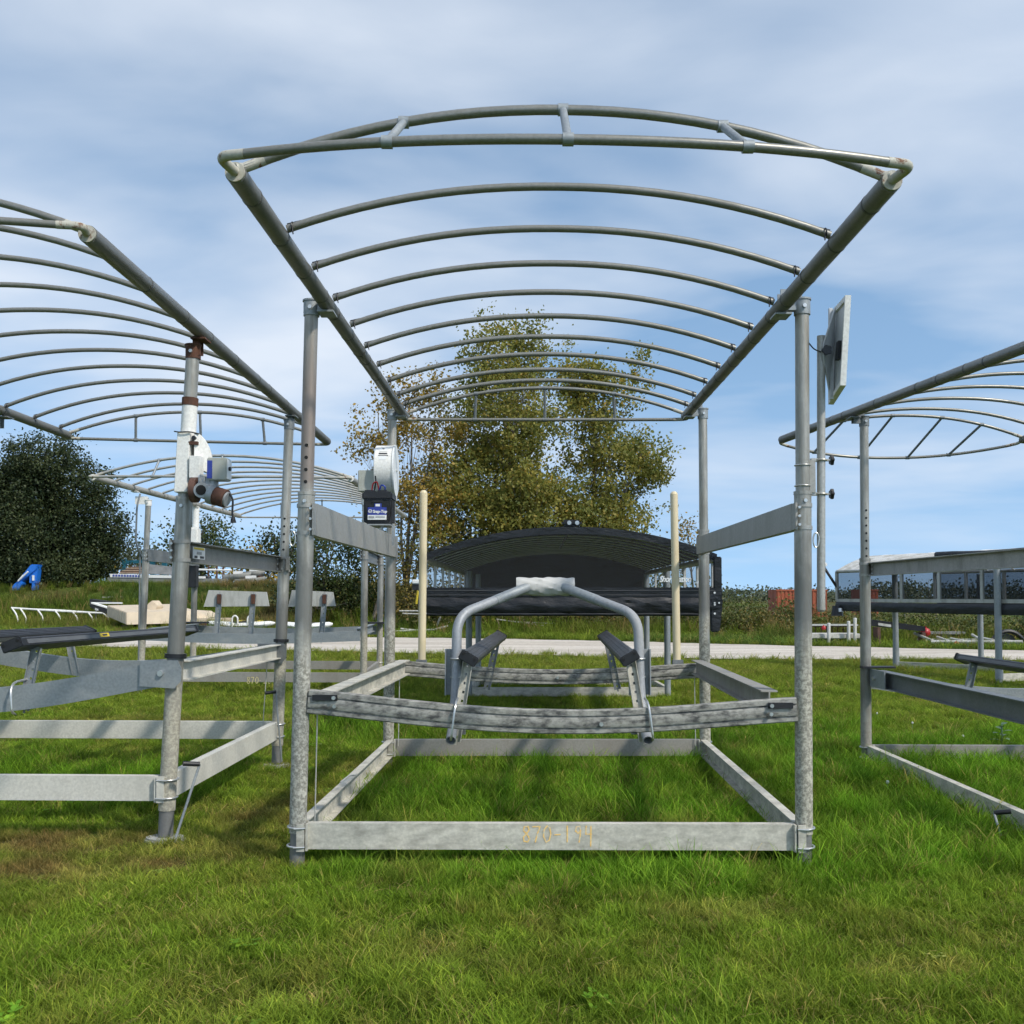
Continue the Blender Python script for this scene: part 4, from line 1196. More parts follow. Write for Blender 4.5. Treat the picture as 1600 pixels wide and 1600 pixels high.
def lift_left():
    root = thing('boat_lift', (-3.8, 8.0, 0), 'boat lift beside the dry brown grass with white winch box, brown motor and black bunks', 'boat lift')
    FRb = P(258, 1305, 6.65); FRb.z = 0
    RRb = P(432, 1197, 9.5); RRb.z = 0
    FRt, RRt = P(302, 541, 6.72), P(452, 657, 9.55)
    off = V((-3.06, 0.08, 0))
    posts = {'FL': Post(FRb + off, FRt + off + V((-.15, 0, 0))), 'FR': Post(FRb, FRt), 'RL': Post(RRb + off, RRt + off), 'RR': Post(RRb, RRt)}
    cfg = dict(posts=posts, r=0.055, base_z=0.345, base_h=0.165, base_front=M['baseB'], base_rear=M['baseB'], base_side=M['baseB'],
               post_opts=dict(joint=2.3, mat=M['postB']), post_RR=dict(joint=1.95, holes=6, hole_z=2.0), up_zL=1.93, up_hL=0.15, up_zR=1.935, up_hR=0.15, up_mat=M['alum_plate'])
    frame_lift(root, cfg)
    R0, R1 = P(137, 366, 4.90), P(511, 690, 11.4)
    L0, L1 = R0 + V((-2.82, 0.02, 0.0)), P(106, 680, 11.0)
    bands = (0.12, 0.22, 0.30, 0.40, 0.5, 0.56, 0.66, 0.76, 0.86)
    rail(root, L0, L1, 0.046, M['rail'], bands); rail(root, R0, R1, 0.047, M['rail'], bands)
    ys = [5.45 + 0.585 * k for k in range(10)]
    bows(root, (L0, L1), (R0, R1), ys, 0.26, 0.0185, M['bow'], True)
    end_frame(root, L0, R0, -1, 0.26, 0.019, M['bow'], M['galv_dark'], (0.25, 0.5, 0.75), 0.17, 0.02)
    end_frame(root, L1, R1, 0.3, 0.27, 0.017, M['bow'], M['galv_dark'], (0.25, 0.5, 0.75), 0.05, 0.0, zlow=-0.03)
    for k, (a, b) in (('FL', (L0, L1)), ('RL', (L0, L1)), ('FR', (R0, R1)), ('RR', (R0, R1))):
        t = posts[k].t
        rail_bracket(root, posts[k], t, lerp(a, b, (t.y - a.y) / (b.y - a.y)), 0.045, M['rust'] if k == 'FR' else M['galv_dark'])
    FL, FR, RL, RR = (posts[k] for k in ('FL', 'FR', 'RL', 'RR'))
    rect = [(-0.03, -0.082), (0.03, -0.082), (0.03, 0.082), (-0.03, 0.082)]
    cbm = MB().extr(rect, sag_path(FL.at(1.12) + V((.06, -.05, 0)), FR.at(1.115) + V((-.02, -.05, 0)), 0.20)).build('cradle_beam', M['galv'], root)
    MB().extr(rect, sag_path(RL.at(1.10) + V((.06, -.05, 0)), RR.at(1.09) + V((-.02, -.05, 0)), 0.17)).build('cradle_beam', M['galv'], root)
    for p_, zz in ((FR, 1.115), (RR, 1.09)):
        c = p_.at(zz)
        g = MB().prism([c + V((-.20, -.085, -.085)), c + V((.03, -.085, -.10)), c + V((.075, -.085, -.05)), c + V((.075, -.085, .03)), c + V((.05, -.085, .085)), c + V((-.20, -.085, .085))], (0, -.01, 0)).build('cradle_gusset', M['galv'] if p_ is FR else M['galv_dark'], root)
        MB().tube([c + V((-.06, -.095, 0)), c + V((-.06, -.115, 0))], 0.02, 8).build('bolt', M['bolt'], g)
        MB().tube([p_.at(zz + .095), p_.at(zz + .125)], 0.072, 18).build('guide_collar', M['black'], root)
    MB().extr(ibeam(0.09, 0.135), [FR.at(1.12) + V((.02, .08, 0)), RR.at(1.10) + V((-.02, -.10, 0))]).build('cradle_rail', M['baseB'], root)
    MB().extr(ibeam(0.09, 0.135), [FL.at(1.12) + V((-.02, .08, 0)), RL.at(1.10) + V((.02, -.10, 0))]).build('cradle_rail', M['baseB'], root)
    MB().tube([RR.at(1.05) + V((-.12, -.02, 0)), RR.at(.4) + V((-.14, -.02, 0))], 0.0042, 6).build('cable', M['cable'], root)
    # bunks
    for x0, x1, s in ((-3.27, -3.22, 1), (-4.33, -4.24, -1)):
        p0, p1 = V((x0, 6.48, 1.31)), V((x1, 9.9, 1.28))
        bk, X, U, d = bunk(root, p0, p1, R(22) * s, 0.13, 0.062, M['black'], M['bunk_light'])
        for q, zz in ((p0 + d * 0.30, 0.85), (p1 - d * 0.4, 0.88)):
            mb = MB(); ladder_strip(mb, q - U * .03, V((q.x - s * .07, q.y, zz)), 0.065, (1, 0, 0), (0, -1, 0), 0.06); mb.build('bunk_strut', M['galv'], bk)
        hx = p0.x - s * .055
        MB().tube(bez([(hx, 6.80, 1.06), (hx, 6.56, 1.05), (hx + .02, 6.55, .86), (hx + .02, 6.6, .84)], 4), 0.008, 8).build('hook_bolt', M['bolt'], bk)
        q = p0 + d * 1.25 + X * (s * 0.070) 
        lb = MB().box(q, (0.004, 0.16, 0.030), (X, d, U)).build('yellow_sticker', M['yellow'], bk)
        MB().box(q + X * (s * .003), (0.003, 0.08, 0.014), (X, d, U)).build('sticker_print', M['dark_print'], lb)
    # cranks
    crank(root, P(275, 1308, 6.45), P(312, 1194, 6.55), P(286, 1193, 6.5))
    crank(root, P(440, 1190, 9.4), P(431, 1081, 9.35), P(414, 1083, 9.3))
    # winch: tall white housing with sector cover, gear motor and brown motor can
    c = FR.at(2.72); q = P(296, 715, 6.6)
    mb = MB(); ax_up = (FR.t - FR.b).normalized()
    def fr(z, dx=0, dy=0): return FR.at(z) + V((dx, dy, 0))
    mb.prism([fr(2.33, -.052, -.07), fr(2.33, .036, -.07), fr(2.74, .036, -.07), fr(2.74, -.052, -.07)], (0, 0.14, 0))
    w = mb.build('winch', M['white'], root, bev=0.004)
    MB().tube([FR.at(2.72), FR.at(2.93)], 0.0515, 20).build('winch_sleeve', M['white'], w)
    MB().tube([FR.at(2.93), FR.at(2.985)], 0.0545, 20).build('rust_collar', M['rust'], w)
    sect = MB(); cc = fr(2.52, .05, .03)
    poly = [cc + V((0, 0, -.02))] + [cc + V((0.095 * math.sin(a), 0.10 * math.sin(a), 0.22 * math.cos(a))) for a in np.linspace(0, R(105), 10)]
    sect.prism(poly, (0.02, -0.09, 0)); sect.build('gear_cover', M['white'], w, bev=0.003)
    MB().box(fr(2.50, .085, -.05), (0.075, 0.08, 0.15)).build('cover_box', M['white'], w, bev=0.003)
    MB().tube([fr(2.70, .062, -.05), fr(2.70, .062, -.075)], 0.014, 12).build('knob', M['black'], w)
    MB().box(fr(2.665, .058, -.055), (0.06, 0.03, 0.022)).build('rust_latch', M['rust'], w)
    wire = bez([fr(2.745, -.075, -.06), fr(2.735, -.03, -.085), fr(2.74, .03, -.085), fr(2.73, .09, -.05)], 4)
    MB().tube(wire, 0.005, 6).build('wire', M['black'], w)
    gm = V((P(330, 768, 6.6)))
    gb = MB().tube([gm + V((-.04, -.09, 0)), gm + V((-.04, .06, 0))], 0.052, 20); gb.box(gm + V((-.02, 0, .045)), (0.11, 0.10, 0.09))
    g = gb.build('gearbox', M['motor'], w, bev=0.004)
    MB().tube([gm + V((-.04, -.092, 0)), gm + V((-.04, -.095, 0))], 0.034, 16).build('shaft_hole', M['hole'], g)
    for k in range(3): MB().box(gm + V((-.06 + .03 * k, -.05, .075)), (0.012, .02, .03)).build('cooling_fin', M['motor'], g)
    MB().tube([gm + V((-.13, 0, .01)), gm + V((-.09, 0, .01))], 0.085, 20).build('belt_wheel', M['brown_steel'], w)
    ma, mbp = gm + V((0.0, -.03, -.02)), gm + V((.115, -.05, -.055))
    MB().tube([ma, ma.lerp(mbp, .35)], 0.066, 20).build('motor_end', M['motor'], w)
    mo = MB().tube([ma.lerp(mbp, .35), mbp], 0.062, 20).build('motor', M['rust'], w)
    MB().tube([mbp, mbp + V((.012, -.002, -.004))], 0.05, 20).build('motor_cap', M['motor'], w)
    MB().box(gm + V((.055, -.01, .145)), (0.13, 0.12, 0.15)).build('switch_box', M['grey_box'], w, bev=0.006)
    MB().box(gm + V((.01, -.073, .14)), (0.034, 0.003, 0.12)).build('blue_sticker', M['blue_label'], w)
    MB().box(gm + V((.122, -.01, .145)), (0.003, 0.10, 0.13)).build('switch_plate', M['white_label'], w)
    MB().tube([gm + V((.123, -.02, .15)), gm + V((.138, -.02, .15))], 0.014, 10).build('toggle', M['black'], w)
    MB().tube(bez([mbp + V((.01, 0, .05)), mbp + V((.05, -.01, .0)), mbp + V((.045, -.01, -.09)), mbp + V((.05, -.01, -.14))], 5), 0.007, 8).build('power_cord', M['black'], w)
    MB().tube([mbp + V((.05, -.01, -.12)), mbp + V((.053, -.01, -.16))], [0.012, 0.02], 10).build('plug', M['black'], w)
    # rating plate on the side beam
    A, B = FR.at(1.935), RR.at(1.935)
    d = (B - A).normalized(); n = V((d.y, -d.x, 0))
    n = n if n.y < 0 or n.x > 0 else -n
    pc = lerp(A, B, 0.14) + V((-.067, 0, 0))
    side = V((1, 0, 0))
    for nm, m_, k, sz in (('rating_plate', M['white_label'], .002, (.26, .085)),):
        o = MB().box(lerp(A, B, .13) + V((-.0645 + .06, 0, .0)), (0.003, sz[0], sz[1]), (side, d, V((0, 0, 1)))).build(nm, m_, root)
        for (dy, dz, w_, h_, mm) in ((0, .032, .22, .014, M['yellow']), (-.07, -.028, .06, .016, M['dark_print']), (.06, -.028, .08, .016, M['dark_print']), (0, 0, .1, .02, M['grey_print'])):
            MB().box(lerp(A, B, .13) + V((-.0645 + .063, 0, dz)) + d * dy, (0.002, w_, h_), (side, d, V((0, 0, 1)))).build('plate_print', mm, o)
    MB().box(posts['RR'].at(1.935) + V((.05, -.06, 0)), (.03, .04, .12)).build('post_bracket', M['alum'], root)
    return posts
lift_left()

# ---------------------------------------------------------------- lift F: right neighbour
def lift_right():
    root = thing('boat_lift', (4.9, 8.0, 0), 'boat lift cut off by the right edge, its bare canopy frame open', 'boat lift')
    RLb = V((3.46, 9.7, 0)); RLt = P(1350, 652, 9.7)
    FLb = V((3.42, 6.2, 0)); FLt = V((3.50, 6.2, RLt.z + .02))
    off = V((3.06, -0.06, 0))
    posts = {'FL': Post(FLb, FLt), 'FR': Post(FLb + off, FLt + off), 'RL': Post(RLb, RLt), 'RR': Post(RLb + off, RLt + off)}
    cfg = dict(posts=posts, r=0.051, base_z=0.105, base_h=0.14, base_front=M['base'], base_rear=M['base_dull'], base_side=M['base'],
               post_opts=dict(joint=2.0, mat=M['postF'], foot=0.16, pad=False), post_RL=dict(holes=7, hole_z=2.02), up_zL=1.89, up_hL=0.13, up_zR=1.89, up_hR=0.13, up_mat=M['alum'])
    frame_lift(root, cfg)
    L1, Lm = P(1222, 687, 11.4), P(1600, 543, 7.15)
    L0 = Lm + (Lm - L1) * 0.5
    R0, R1 = L0 + V((2.8, 0, 0)), L1 + V((2.8, 0, 0))
    bands = (0.15, 0.28, 0.40, 0.44, 0.50, 0.55, 0.66, 0.76, 0.80, 0.83, 0.88)
    rail(root, L0, L1, 0.046, M['rail'], bands); rail(root, R0, R1, 0.046, M['rail'], bands)
    bows(root, (L0, L1), (R0, R1), [5.7 + 0.585 * k for k in range(10)], 0.24, 0.0185, M['bow'], False)
    end_frame(root, L0, R0, -1, 0.24, 0.019, M['bow'], M['galv'], (0.25, 0.5, 0.75), 0.17, 0.02)
    end_frame(root, L1, R1, 1, 0.25, 0.017, M['bow'], M['galv_dark'], (0.25, 0.46, 0.66, 0.84), 0.35, 0.0, zlow=-0.03, rise_lo=-0.12, lean=2)
    for k, (a, b) in (('FL', (L0, L1)), ('RL', (L0, L1)), ('FR', (R0, R1)), ('RR', (R0, R1))):
        t = posts[k].t
        rail_bracket(root, posts[k], t, lerp(a, b, (t.y - a.y) / (b.y - a.y)), 0.042, M['galv_dark'])
    FL, FR, RL, RR = (posts[k] for k in ('FL', 'FR', 'RL', 'RR'))
    MB().extr(ibeam(0.10, 0.16), [RL.at(.83) + V((.10, -.08, 0)), FL.at(.83) + V((.10, .08, 0))]).build('cradle_rail', M['galv_dark'], root)
    MB().extr(ibeam(0.10, 0.16), [RR.at(.83) + V((-.10, -.08, 0)), FR.at(.83) + V((-.10, .08, 0))]).build('cradle_rail', M['galv_dark'], root)
    rect = [(-0.03, -0.08), (0.03, -0.08), (0.03, 0.08), (-0.03, 0.08)]
    MB().extr(rect, sag_path(RL.at(.80) + V((.06, .06, 0)), RR.at(.80) + V((-.06, .06, 0)), 0.16)).build('cradle_beam', M['galv'], root)
    MB().extr(rect, sag_path(FL.at(.87) + V((.06, -.06, 0)), FR.at(.87) + V((-.06, -.06, 0)), 0.12)).build('cradle_beam', M['galv'], root)
    c = RL.at(.835)
    g = MB().prism([c + V((.035, dy, dz)) for dy, dz in ((.05, -.06), (.03, -.085), (-.42, -.085), (-.42, .085), (.02, .085), (.05, .06))], (-.012, 0, 0)).build('cradle_gusset', M['galv'], root)
    MB().tube([c + V((.023, -.16, .0)), c + V((.005, -.16, .0))], 0.02, 6).build('bolt', M['bolt'], g)
    MB().box(c + V((.10, -.05, .10)), (.32, .10, .018)).build('guide_plate', M['black'], root)
    for x0, x1, s in ((4.32, 4.30, -1), (5.5, 5.5, 1)):
        p0, p1 = V((x0, 6.3, 1.02)), V((x1, 9.45, 1.03))
        bk, X, U, d = bunk(root, p0, p1, R(24) * s, 0.125, 0.06, M['black'], M['bunk_light'])
        for q, zz in ((p0 + d * 0.30, 0.74), (p1 - d * 0.25, 0.76)):
            mb = MB(); ladder_strip(mb, q - U * .03, V((q.x + s * .07, q.y, zz)), 0.065, (1, 0, 0), (0, -1, 0), 0.06); mb.build('bunk_strut', M['galv'], bk)
    crank(root, P(1575, 1345, 6.55), P(1553, 1270, 6.75), P(1580, 1268, 6.7))
    hp = [P(1370, 1205, 9.2), P(1385, 1187, 9.2), P(1400, 1184, 9.2), P(1415, 1196, 9.2), P(1413, 1202, 9.2)]
    MB().tube(bez(hp, 4), 0.008, 8).build('lifting_handle', M['galv'], root)
lift_right()

# ---------------------------------------------------------------- lift C: far left, with plank bunks
def lift_far_left():
    root = thing('boat_lift', (-4.2, 17.0, 0), 'distant boat lift with wide open canopy frame and grey plank bunks on perforated struts', 'boat lift')
    top = lambda px, py, Y: P(px, py, Y)
    FLb, FRb, RLb, RRb = V((-6.09, 16.2, 0)), V((-2.40, 16.0, 0)), V((-6.13, 19.0, 0)), V((-2.52, 18.8, 0))
    FLt = P(232, 782, 16.2); RLt = P(306, 806, 19.0); FRt = V((-2.39, 16.0, FLt.z)); RRt = V((-2.5, 18.8, RLt.z))
    posts = {'FL': Post(FLb, FLt), 'FR': Post(FRb, FRt), 'RL': Post(RLb, RLt), 'RR': Post(RRb, RRt)}
    cfg = dict(posts=posts, r=0.056, base_z=0.31, base_h=0.155, base_front=M['base_dull'], base_rear=M['base_dull'], base_side=M['base_dull'],
               post_opts=dict(joint=2.35, mat=M['postB']), up_zL=2.3, up_hL=0.2, up_zR=2.3, up_hR=0.2, up_mat=M['galv_dark'])
    fb = frame_lift(root, cfg)
    handwriting('crayon_number', '870-20', P(385, 1068, 16.075), 0.105, 0.068, (1, 0, 0), (0, 0, 1), (0, -1, 0), M['chalk_y'], fb, 0.010)
    L0, L1 = P(145, 746, 14.7), P(374, 806, 21.6); R0, R1 = P(548, 748, 14.75), P(632, 806, 21.6)
    rail(root, L0, L1, 0.05, M['alum'], (.2, .4, .6, .8), M['white']); rail(root, R0, R1, 0.05, M['alum'], (.2, .4, .6, .8), M['white'])
    bows(root, (L0, L1), (R0, R1), [15.4 + 0.62 * k for k in range(10)], 0.30, 0.019, M['alum'], False)
    end_frame(root, L0, R0, -1, 0.31, 0.02, M['alum'], M['galv'], (0.25, 0.5, 0.75), 0.10, 0.02)
    end_frame(root, L1, R1, 0.3, 0.31, 0.018, M['alum'], M['galv_dark'], (0.25, 0.5, 0.75), 0.05, 0.0, zlow=-.03)
    for k, (a, b) in (('FL', (L0, L1)), ('RL', (L0, L1)), ('FR', (R0, R1)), ('RR', (R0, R1))):
        t = posts[k].t
        rail_bracket(root, posts[k], t, lerp(a, b, (t.y - a.y) / (b.y - a.y)), 0.046, M['white'])
    FL, FR, RL, RR = (posts[k] for k in ('FL', 'FR', 'RL', 'RR'))
    for a, b in ((FL, FR), (RL, RR)):
        MB().extr(channel(0.06, 0.16, side=-1), sag_path(a.at(.98) + V((.06, -.03, 0)), b.at(.98) + V((-.06, -.03, 0)), .05)).build('cradle_beam', M['galv'], root)
    for a, b, s in ((FL, RL, 1), (FR, RR, -1)):
        MB().extr(ibeam(0.09, 0.14), [a.at(1.03) + V((s * .12, .04, 0)), b.at(1.03) + V((s * .12, -.06, 0))]).build('cradle_rail', M['galv'], root)
        MB().box(b.at(1.12) + V((s * .1, -.1, 0)), (.4, .2, .03)).build('guide_plate', M['black'], root)
    # white winch on the rear-left post and dark cabinet
    c = RL.at(3.0)
    MB().tube([RL.at(3.35), RL.at(2.55)], 0.065, 16).build('winch_sleeve', M['white'], root)
    MB().box(RL.at(2.78) + V((0, -.12, 0)), (.24, .2, .32)).build('winch', M['white'], root, bev=.03)
    MB().box(RL.at(2.0) + V((-.02, -.12, 0)), (.22, .18, .42)).build('battery_case', M['black'], root, bev=.01)
    # hanging cable at the front left
    MB().tube(bez([P(219, 772, 15.3), P(214, 790, 15.2), P(212, 850, 15.2), P(222, 870, 15.3)], 5), 0.016, 6).build('hanging_cable', M['galv_dark'], root)
    MB().tube([P(219, 860, 15.3), P(216, 1060, 15.3)], 0.012, 6).build('cable', M['galv_dark'], root)
    # plank bunks
    for (xa, xb, y0, Y, slant) in ((318, 420, 922, 16.3, 8), (450, 524, 922, 17.2, 6)):
        pts = [P(xa + slant, y0, Y), P(xb - 4, y0 + 3, Y), P(xb, y0 + 25, Y), P(xa, y0 + 26, Y)]
        o = MB().prism(pts, (0, 0.05, 0)).build('bunk_plank', M['wood_grey'], root)
        for px in ((xa + .22 * (xb - xa)), (xa + .74 * (xb - xa))):
            q0, q1 = P(px + 3, y0 + 6, Y - .02), P(px - 3, 1003, Y - .02)
            mb = MB(); ladder_strip(mb, q0, q1, 0.085, (1, 0, 0), (0, -1, 0), 0.07); mb.build('bunk_strut', M['galv'], o)
            MB().box(P(px + 2, y0 + 14, Y - .05), (.06, .02, .16)).build('rust_patch', M['rust'], o)
lift_far_left()

# ---------------------------------------------------------------- covered lifts
def simple_frame(root, posts, r, mat, base_z=0.14, base_mat=None):
    for q in posts.values():
        MB().tube([q.b + V((0, 0, -.03)), q.t], r, 16).build('post', mat, root)
    for a, b in (('FL', 'FR'), ('RL', 'RR'), ('FL', 'RL'), ('FR', 'RR')):
        A, B = posts[a].at(base_z), posts[b].at(base_z)
        d = (B - A).normalized()
        MB().extr([(-.03, -.07), (.03, -.07), (.03, .07), (-.03, .07)], [A + d * (r + .002), B - d * (r + .002)]).build('base_beam', base_mat or M['base'], root)

def lift_black_canopy():
    root = thing('boat_lift', (0.85, 15.5, 0), 'boat lift under a black vinyl canopy with clear front window, behind the guide poles', 'boat lift')
    posts = {'FL': Post((-0.675, 15.5, 0), (-0.675, 15.5, 2.02)), 'FR': Post((2.436, 15.5, 0), (2.436, 15.5, 2.02)),
             'RL': Post((-0.60, 17.6, 0), (-0.60, 17.6, 2.02)), 'RR': Post((2.40, 17.6, 0), (2.40, 17.6, 2.02))}
    simple_frame(root, posts, 0.05, M['galv'], 0.13, M['base'])
    c0, c1 = V((0.655, 11.25, 0)), V((0.80, 17.9, 0)); hw = 1.68; zs, rise = 2.075, 0.315
    ax = (c1 - c0).normalized(); sx = V((ax.y, -ax.x, 0)); L = (c1 - c0).length
    def pt(s, t, dz=0.0, k=1.0):     # s across -1..1, t along 0..1
        return c0 + ax * (t * L) + sx * (s * hw * k) + V((0, 0, zs + rise * (1 - abs(s) ** 2.1) + dz))
    N = 28
    # roof skin with a turned-down edge
    mb = MB(); vs = []
    T = 12
    for j in range(T + 1):
        for i in range(N + 1):
            vs.append(pt(-1 + 2 * i / N, j / T, 0.022))
    W = N + 1
    mb.add(vs, [(j * W + i, j * W + i + 1, (j + 1) * W + i + 1, (j + 1) * W + i) for j in range(T) for i in range(N)], True)
    roof = mb.build('canopy_roof', M['vinyl_in'], root)
    for t, d in ((0.0, -0.004), (1.0, 0.004)):
        mb = MB(); vs = []
        for i in range(N + 1):
            s = -1 + 2 * i / N
            vs += [pt(s, t, 0.030) + ax * d, pt(s, t, -0.055) + ax * d]
        mb.add(vs, [(2 * i, 2 * i + 1, 2 * i + 3, 2 * i + 2) for i in range(N)], True)
        mb.build('edge_trim', M['vinyl'], roof)
    # bows inside
    for k in range(13):
        t = 0.03 + 0.94 * k / 12
        MB().tube([pt(-1 + 2 * i / 20, t, 0.0) for i in range(21)], 0.009, 8).build('bow', M['bow_pale'], root)
    for s in (-1, 1):
        MB().tube([pt(s, 0.0, -.03, .985), pt(s, 1.0, -.03, .985)], 0.04, 14).build('canopy_rail', M['alum'], root)
    zlo_win, zband, zbot = 1.72, 1.62, 1.405
    # side windows, bars and skirts
    for s in (-1, 1):
        e = lambda t, z, k=1.0: c0 + ax * (t * L) + sx * (s * hw * k) + V((0, 0, z))
        mb = MB().add([e(0, zlo_win, 1.004), e(1, zlo_win, 1.004), e(1, zs, 1.004), e(0, zs, 1.004)], [(0, 1, 2, 3)])
        mb.build('side_window', M['film_side'], root)
        for k in range(7):
            t = 0.02 + 0.96 * k / 6
            MB().box(e(t, (zs + zlo_win) / 2, .985), (0.03, 0.06, zs - zlo_win), (sx, ax, V((0, 0, 1)))).build('window_bar', M['bow_pale'], root)
        mb = MB(); vs = []
        for i in range(41):
            t = i / 40
            for j, z in enumerate((zlo_win + .02, zband, 1.52, 1.46, zbot)):
                w = 0.012 * noise.noise(V((t * 22, j * 1.7, s))) * (j > 1)
                vs.append(e(t, z, 1.006) + sx * (s * w))
        mb.add(vs, [(i * 5 + j, i * 5 + j + 1, (i + 1) * 5 + j + 1, (i + 1) * 5 + j) for i in range(40) for j in range(4)], True)
        mb.build('side_skirt', M['vinyl'], root)
        # corner flap
        q = e(0, 0) + V((0, 0, 0))
        MB().box(e(-.002, (zs + zbot) / 2 + .02, 1.0), (0.09, 0.06, zs - zbot - .04), (sx, ax, V((0, 0, 1)))).build('corner_flap', M['vinyl'], root, bev=.01)
    # front window, middle band, folded lower curtain
    f = lambda s, z, o=0.0: c0 + sx * (s * hw) + V((0, 0, z)) + ax * o
    mb = MB(); vs = []
    for i in range(N + 1):
        s = -0.985 + 1.97 * i / N
        vs += [f(s, zlo_win), pt(s, 0, -0.05)]
    mb.add(vs, [(2 * i, 2 * i + 1, 2 * i + 3, 2 * i + 2) for i in range(N)], True)
    win = mb.build('front_window', M['film'], root)
    bd = MB().box(f(0, (zlo_win + zband) / 2 - .005, -0.02), (2 * hw * .985, 0.035, zlo_win - zband + .02), (sx, ax, V((0, 0, 1)))).build('front_band', M['vinyl'], root, bev=.006)
    for z in (zlo_win - .03, zband + .02):
        MB().box(f(0, z, -0.042), (2 * hw * .98, 0.008, 0.010), (sx, ax, V((0, 0, 1)))).build('band_seam', M['bunk'], bd)
    mb = MB(); vs = []; J = 7
    for i in range(61):
        s = -0.985 + 1.97 * i / 60
        for j in range(J):
            z = zband - (zband - zbot) * j / (J - 1)
            bul = 0.035 * math.sin(math.pi * j / (J - 1)) + 0.02 * noise.noise(V((s * 9 + j * .9, j * .8, 2.0)))
            vs.append(f(s, z, -0.03 - bul))
    mb.add(vs, [(i * J + j, i * J + j + 1, (i + 1) * J + j + 1, (i + 1) * J + j) for i in range(60) for j in range(J - 1)], True)
    cur = mb.build('front_curtain', M['vinyl'], root)
    MB().tube([f(-.985, zbot + .015, -.03), f(.985, zbot + .015, -.03)], 0.02, 10).build('curtain_hem', M['vinyl'], cur)
    for s in (-1, 1):
        for z in (1.665, 1.53, 1.43):
            q = f(s * .975, z, -.055); MB().tube([q, q - ax * .01], .012, 8).build('snap', M['white_label'], bd)
    # back panel
    b = lambda s, z: c1 + sx * (s * hw) + V((0, 0, z))
    mb = MB(); vs = []
    for i in range(N + 1):
        s = -1 + 2 * i / N
        vs += [b(s, zbot), pt(s, 1, 0.0)]
    mb.add(vs, [(2 * i, 2 * i + 1, 2 * i + 3, 2 * i + 2) for i in range(N)], True)
    mb.build('back_panel', M['vinyl'], root)
    # maker's name on the clear window, with the swoosh of a wave and star
    lettering('lettering', 'ShoreStation', P(1030, 909, 11.2) - ax * .012, 0.094, sx, (0, 0, 1), M['white_label'], win, 0.28, 0.002, 0.001, 0.80)
    wv = [P(1084, 911, 11.2), P(1091, 907, 11.2), P(1100, 901, 11.2), P(1108, 900, 11.2), P(1100, 904, 11.2), P(1094, 909, 11.2), P(1104, 909, 11.2), P(1090, 912, 11.2)]
    MB().prism([q - ax * .012 for q in wv], -ax * .002).build('wave_emblem', M['white_label'], win)
    st = [P(1098 + (5 if k % 2 == 0 else 2) * math.cos(math.pi / 2 + k * math.pi / 4), 896 - (6 if k % 2 == 0 else 2) * math.sin(math.pi / 2 + k * math.pi / 4), 11.2) - ax * .012 for k in range(8)]
    MB().prism(st, -ax * .002).build('star_emblem', M['white_label'], win)
    # pair of lamps on the roof edge
    q = pt(0.0, 0.01, 0.075) + sx * 0.03
    lamp = MB().box(q, (0.23, 0.12, 0.075), (sx, ax, V((0, 0, 1)))).build('lamp_bar', M['black'], root, bev=.025)
    for dx in (-0.03, 0.06):
        e = q + sx * dx - ax * .06
        ln = MB().tube([e, e - ax * .012], .034, 18).build('lamp', M['black'], lamp)
        MB().tube([e - ax * .012, e - ax * .016], .024, 18).build('lamp_lens', M['bolt'], ln)
    MB().tube([pt(0, .01, -.02), pt(-.05, .12, -.18)], 0.012, 8).build('lamp_cable', M['black'], root)
    # black pouch on the right corner, lamp on the left one
    q = P(1118, 960, 11.15)
    pch = MB().prism([q + V((-.06, 0, .18)), q + V((.09, 0, .18)), q + V((.05, 0, -.20)), q + V((-.05, 0, -.20))], (0, .10, 0)).build('canopy_bag', M['vinyl'], root, bev=.015)
    for dx in (-.01, .04): MB().tube([q + V((dx, -.005, .13)), q + V((dx, -.012, .13))], .01, 8).build('snap', M['white_label'], pch)
    q = P(651, 909, 11.2)
    lm = MB().box(q, (.10, .12, .05)).build('corner_lamp', M['white_label'], root, bev=.01)
    MB().box(q + V((0, 0, -.06)), (.09, .08, .07)).build('lamp_bracket', M['black'], lm)
    MB().tube([q + V((.02, -.03, -.1)), q + V((.0, -.03, -.25))], .014, 6).build('yellow_strap', M['yellow'], lm)
    return posts
lift_black_canopy()

